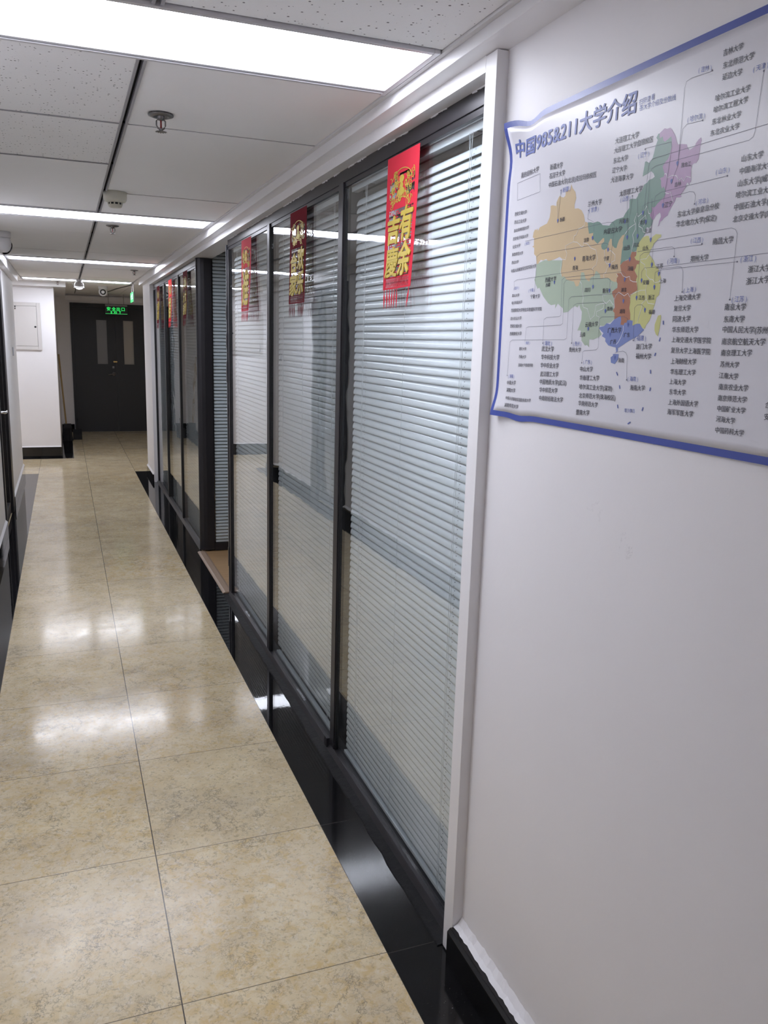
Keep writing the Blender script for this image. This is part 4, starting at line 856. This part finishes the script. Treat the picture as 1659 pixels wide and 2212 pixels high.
PL=[[6180,5440,5750,5460,5650,5440,5620,5350,5620,4270,5510,4030],[6070,4810,5740,4830,5660,4780,5610,4290],[7150,5180,7110,4450,7090,4380,7020,4350,5110,4360,5010,4330,4990,4240,
4990,3500],[7330,4490,5030,4480,4950,4450,4930,4370,4910,3590],[4810,4670,5340,4650,5420,4650,5450,4570,5360,3710],[6680,3950,5290,3940,5160,3900,5130,3380],[6070,3660,6070,3780,
6030,3830,5940,3850,4980,3820,4870,3790,4880,3400],[2430,4400,2390,3820],[4580,3990,4530,3440],[3370,3920,3360,3780,3560,3700,3580,3540],[1230,3610,3950,3650,4120,3630,4170,3560,
4110,2900],[1710,2600,1720,3270,1840,3320,3950,3310,4040,3280,4030,3160],[900,2680,870,2840,980,2870,3560,2910,3650,2870,3670,2560],[1450,1620,1470,1900,1570,1920,2720,1940,2790,
1970,2740,2700,2810,2760,4080,2720,4160,2680,4160,2480],[2130,1590,2120,2050,2210,2090,2650,2100,2710,2120,2660,2770,2750,2810,4490,2800,4560,2750,4560,2630],[810,910,840,1610,920,
1650,2870,1670,2950,1700,2940,2410,3020,2450,4440,2450,4540,2410,4570,2280],[3130,1610,3110,2290,3200,2320,3990,2320,4070,2290,4090,2150],[3500,1260,3500,1450,3550,1480,3910,1500,
3960,1540,3930,2030,4000,2070,4630,2060,4720,2030,4750,1890],[4920,1670,4880,2200,4940,2240,5060,2240,5130,2200,5150,2120],[4470,1330,4460,1470,4670,1490,4750,1470,4790,1420,4830,
1020],[6310,3060,4990,3060,4910,3020,4910,2320],[5730,2940,5720,3060,5660,3090,4840,3090],[6990,2240,6990,3140,6950,3200,6870,3230,5310,3220,5220,3180,5210,2820],[7590,2830,5410,
2810,5040,2820,4980,2760,5000,2580],[7050,2760,5420,2760,5320,2730,5330,2480],[5990,2400,5960,2700,5920,2770,5840,2780,5460,2780,5400,2680],[2340,4210,2390,3820],[4720,3930,4800,
3300],[4450,3970,4540,3310],[5080,3880,5150,3210]]
PB=[770,4790,1640,4830,1680,4490,810,4450]
PN=[2390,3820,5610,4260,5510,4020,5360,3690,4440,3560,4530,3300,4800,3290,4890,3640,4980,3490,5140,3200,3550,3390,3040,3080,4030,3150,4110,2880,2410,2700,3670,2550,4160,2460,4650,
2940,4560,2620,4570,2270,4090,2120,3620,1820,4750,1880,4280,1720,4470,1330,5150,2110,4910,2310,5330,2460,5410,2660,5220,2810,5000,2580]
PO=[6170,5450,6070,4810,7150,5180,6680,3950,6070,3660,4810,4660,2430,4400,3370,3920,4580,3990,6310,3070,5730,2940,7050,2760,6990,2250,5990,2400,3130,1610,2130,1600,810,910,3500,
1260,4920,1670,4830,1020]
PD=[[5620,1980,5630,1920],[5590,1720,5570,1660],[5510,1480,5490,1430],[5420,1210,5430,1150],[5460,930,5450,870],[5320,600,5300,540],[5030,330,4960,290],[4640,590,4660,530],[4650,
920,4670,860],[4540,1140,4580,1080]]
PX, PYL, PYR, PZ0, PZ1 = 0.882, 1.606, 0.70, 1.4035, 2.0
def pmap(y, z, off=0.0):
    s = PYL - y                                   # distance from the left edge
    tl = math.exp(-((2.0 - z)/.038)**2)*math.exp(-(s/.055)**2)
    bl = math.exp(-((z - 1.4035)/.034)**2)*math.exp(-(s/.05)**2)
    dip = math.exp(-((y - 1.525)/.030)**2)*math.exp(-(2.0 - z)/.05)
    bel = math.exp(-((y - 1.50)/.035)**2)*math.exp(-(z - 1.4035)/.04)
    wave = 0.0012*math.sin(y*9 + 1)*math.exp(-((z - 1.42)/.10)**2) + .0008*math.sin(y*5.3 + z*7)
    pinch = -0.0055*math.exp(-((z - 1.925)/.03)**2)*math.exp(-(s/.05)**2)
    x = PX - .0165*tl - .0125*bl + .0015*dip - wave - off
    return (x, y + pinch, z - .0105*dip - .005*bel)
PO_ = empty('poster', (PX, (PYL + PYR)/2, PZ0)); dress(PO_, 'white poster with coloured map and columns of black writing, blue border', 'poster')
BW = 0.0112
ysr = [PYR, PYR + BW]; n = 76
ysr += [PYR + BW + (PYL - PYR - 2*BW)*i/n for i in range(1, n)] + [PYL - BW, PYL - BW/2, PYL]
zr = [PZ0, PZ0 + BW] + [PZ0 + BW + (PZ1 - PZ0 - 2*BW)*i/46 for i in range(1, 46)] + [PZ1 - BW, PZ1]
def grid(mb, ya, za, off, pick):
    vs = [pmap(y, z, off) for y in ya for z in za]; nz = len(za)
    for i in range(len(ya) - 1):
        for j in range(nz - 1):
            ym, zm = (ya[i] + ya[i+1])/2, (za[j] + za[j+1])/2
            border = ym < PYR + BW or ym > PYL - BW or zm < PZ0 + BW or zm > PZ1 - BW
            if border == pick:
                b = len(mb.v); mb.add([vs[i*nz + j], vs[(i+1)*nz + j], vs[(i+1)*nz + j + 1], vs[i*nz + j + 1]], [(0, 1, 2, 3)], 0, True)
def weld(o):
    bm = bmesh.new(); bm.from_mesh(o.data); bmesh.ops.remove_doubles(bm, verts=bm.verts, dist=1e-6)
    bm.to_mesh(o.data); bm.free()
    return o
mb = MB(); mb.flat = True; grid(mb, ysr, zr, 0, False); o = weld(mb.build('paper_sheet', PAPER, PO_, solid=0.0004))
mb = MB(); mb.flat = True; grid(mb, ysr, zr, 0.0002, True); mb.sm = [False]*len(mb.sm); o = weld(mb.build('blue_border', BORD, PO_)); dress(o, 'dark blue printed border')
def U_(a): return [(1.64 - a[i]/1e4, 1.40 + a[i + 1]/1e4) for i in range(0, len(a), 2)]
def filled(mb, pts, off, mi=0):
    bm = bmesh.new(); vs = [bm.verts.new((p[0], p[1], 0)) for p in pts]
    es = [bm.edges.new((vs[i], vs[(i + 1) % len(vs)])) for i in range(len(vs))]
    bmesh.ops.triangle_fill(bm, use_beauty=True, edges=es); bm.verts.index_update()
    mb.add([pmap(v.co.x, v.co.y, off) for v in bm.verts], [tuple(v.index for v in f.verts) for f in bm.faces], mi); bm.free()
def ribbon(mb, pts, w, off, mi=0):
    P = [Vector(p) for p in pts]; vs = []
    for i, p in enumerate(P):
        d1 = (P[i] - P[i - 1]).normalized() if i else (P[1] - P[0]).normalized()
        d2 = (P[i + 1] - P[i]).normalized() if i < len(P) - 1 else d1
        d = (d1 + d2); d = d.normalized() if d.length > 1e-6 else d1
        nn = Vector((-d.y, d.x))*w/2
        vs += [pmap(*(p + nn), off), pmap(*(p - nn), off)]
    mb.add(vs, [(2*i, 2*i + 1, 2*i + 3, 2*i + 2) for i in range(len(P) - 1)], mi)
mkeys = list(PMAT)
mb = MB(); mb.flat = True
for k, (nm, a) in enumerate(PP): filled(mb, U_(a), .00035 + .00003*k, mkeys.index(nm))
dress(mb.build('map_regions', [PMAT[k] for k in mkeys], PO_), 'coloured map regions')
mb = MB(); mb.flat = True
for a in PW: ribbon(mb, U_(a), .00085, .0007)
dress(mb.build('map_outlines', PWHITE, PO_), 'white region outlines')
mb = MB(); mb.flat = True
for a in PL: ribbon(mb, U_(a), .00052, .0008)
bx = U_(PB); ribbon(mb, bx + [bx[0]], .0007, .0008)
def disc(mb, y, z, r, off, mi=0, n=10):
    mb.add([pmap(y + r*math.cos(2*math.pi*i/n), z + r*math.sin(2*math.pi*i/n), off) for i in range(n)], [tuple(range(n))], mi)
for y, z in U_(PO): disc(mb, y, z, .0013, .0009)
for a in PD: ribbon(mb, U_(a), .0022, .0009, 1)
dress(mb.build('leader_lines', [PLINE, PBLUE], PO_), 'thin dark leader lines with dots')
mb = MB(); mb.flat = True
for y, z in U_(PN):
    n = 9; vs = [(y + .0024*math.cos(math.pi*i/(n - 1)), z + .0052 + .0028*math.sin(math.pi*i/(n - 1))) for i in range(n)] + [(y, z)]
    mb.add([pmap(a, b, .0009) for a, b in vs], [tuple(range(n + 1))])
dress(mb.build('map_pins', PBLUE, PO_), 'small blue location pins')
ink = MB(); ink.flat = True; blu = MB(); blu.flat = True
for (u0, v0, u1, v1, s, c) in PT:
    y0, z0, y1, z1 = 1.64 - u0/1e4, 1.40 + v0/1e4, 1.64 - u1/1e4, 1.40 + v1/1e4
    vs, fs = glyphs(s.replace('(', '( ').replace(')', ' )') if c == 1 else s, 0.0)
    ax, bx_ = min(v.x for v in vs), max(v.x for v in vs); k = (y0 - y1)/(bx_ - ax)
    for q, ox in enumerate((-.014, .014) if c != 1 else (0,)):
        (blu if c == 1 else ink).add([pmap(y0 - (v.x - ax + ox)*k, z0 + (z1 - z0)*(v.x - ax)/(bx_ - ax) + (v.y - .37)*k*1.02, .0010 + .00006*q) for v in vs], fs)
# headline
tx = 1.64 - 0.0635; tz = 1.9445; tw = 0.385
vs, fs = glyphs('中国985&211大学介绍', 0.0); ax, bx_ = min(v.x for v in vs), max(v.x for v in vs); k = tw/(bx_ - ax)
for q, (ox, oy) in enumerate(((-.03, 0), (.03, 0), (0, -.022), (0, .022), (-.02, .012), (.02, -.012))):
    blu.add([pmap(tx - (v.x - ax + ox)*k, tz + (v.y - .37 + oy)*0.0372, .0010 + .00006*q) for v in vs], fs)
dress(ink.build('black_lettering', PINK, PO_), 'small black printed writing')
dress(blu.build('blue_lettering', PBLUE, PO_), 'blue headline and place names')
bpy.data.objects.remove(_fo)
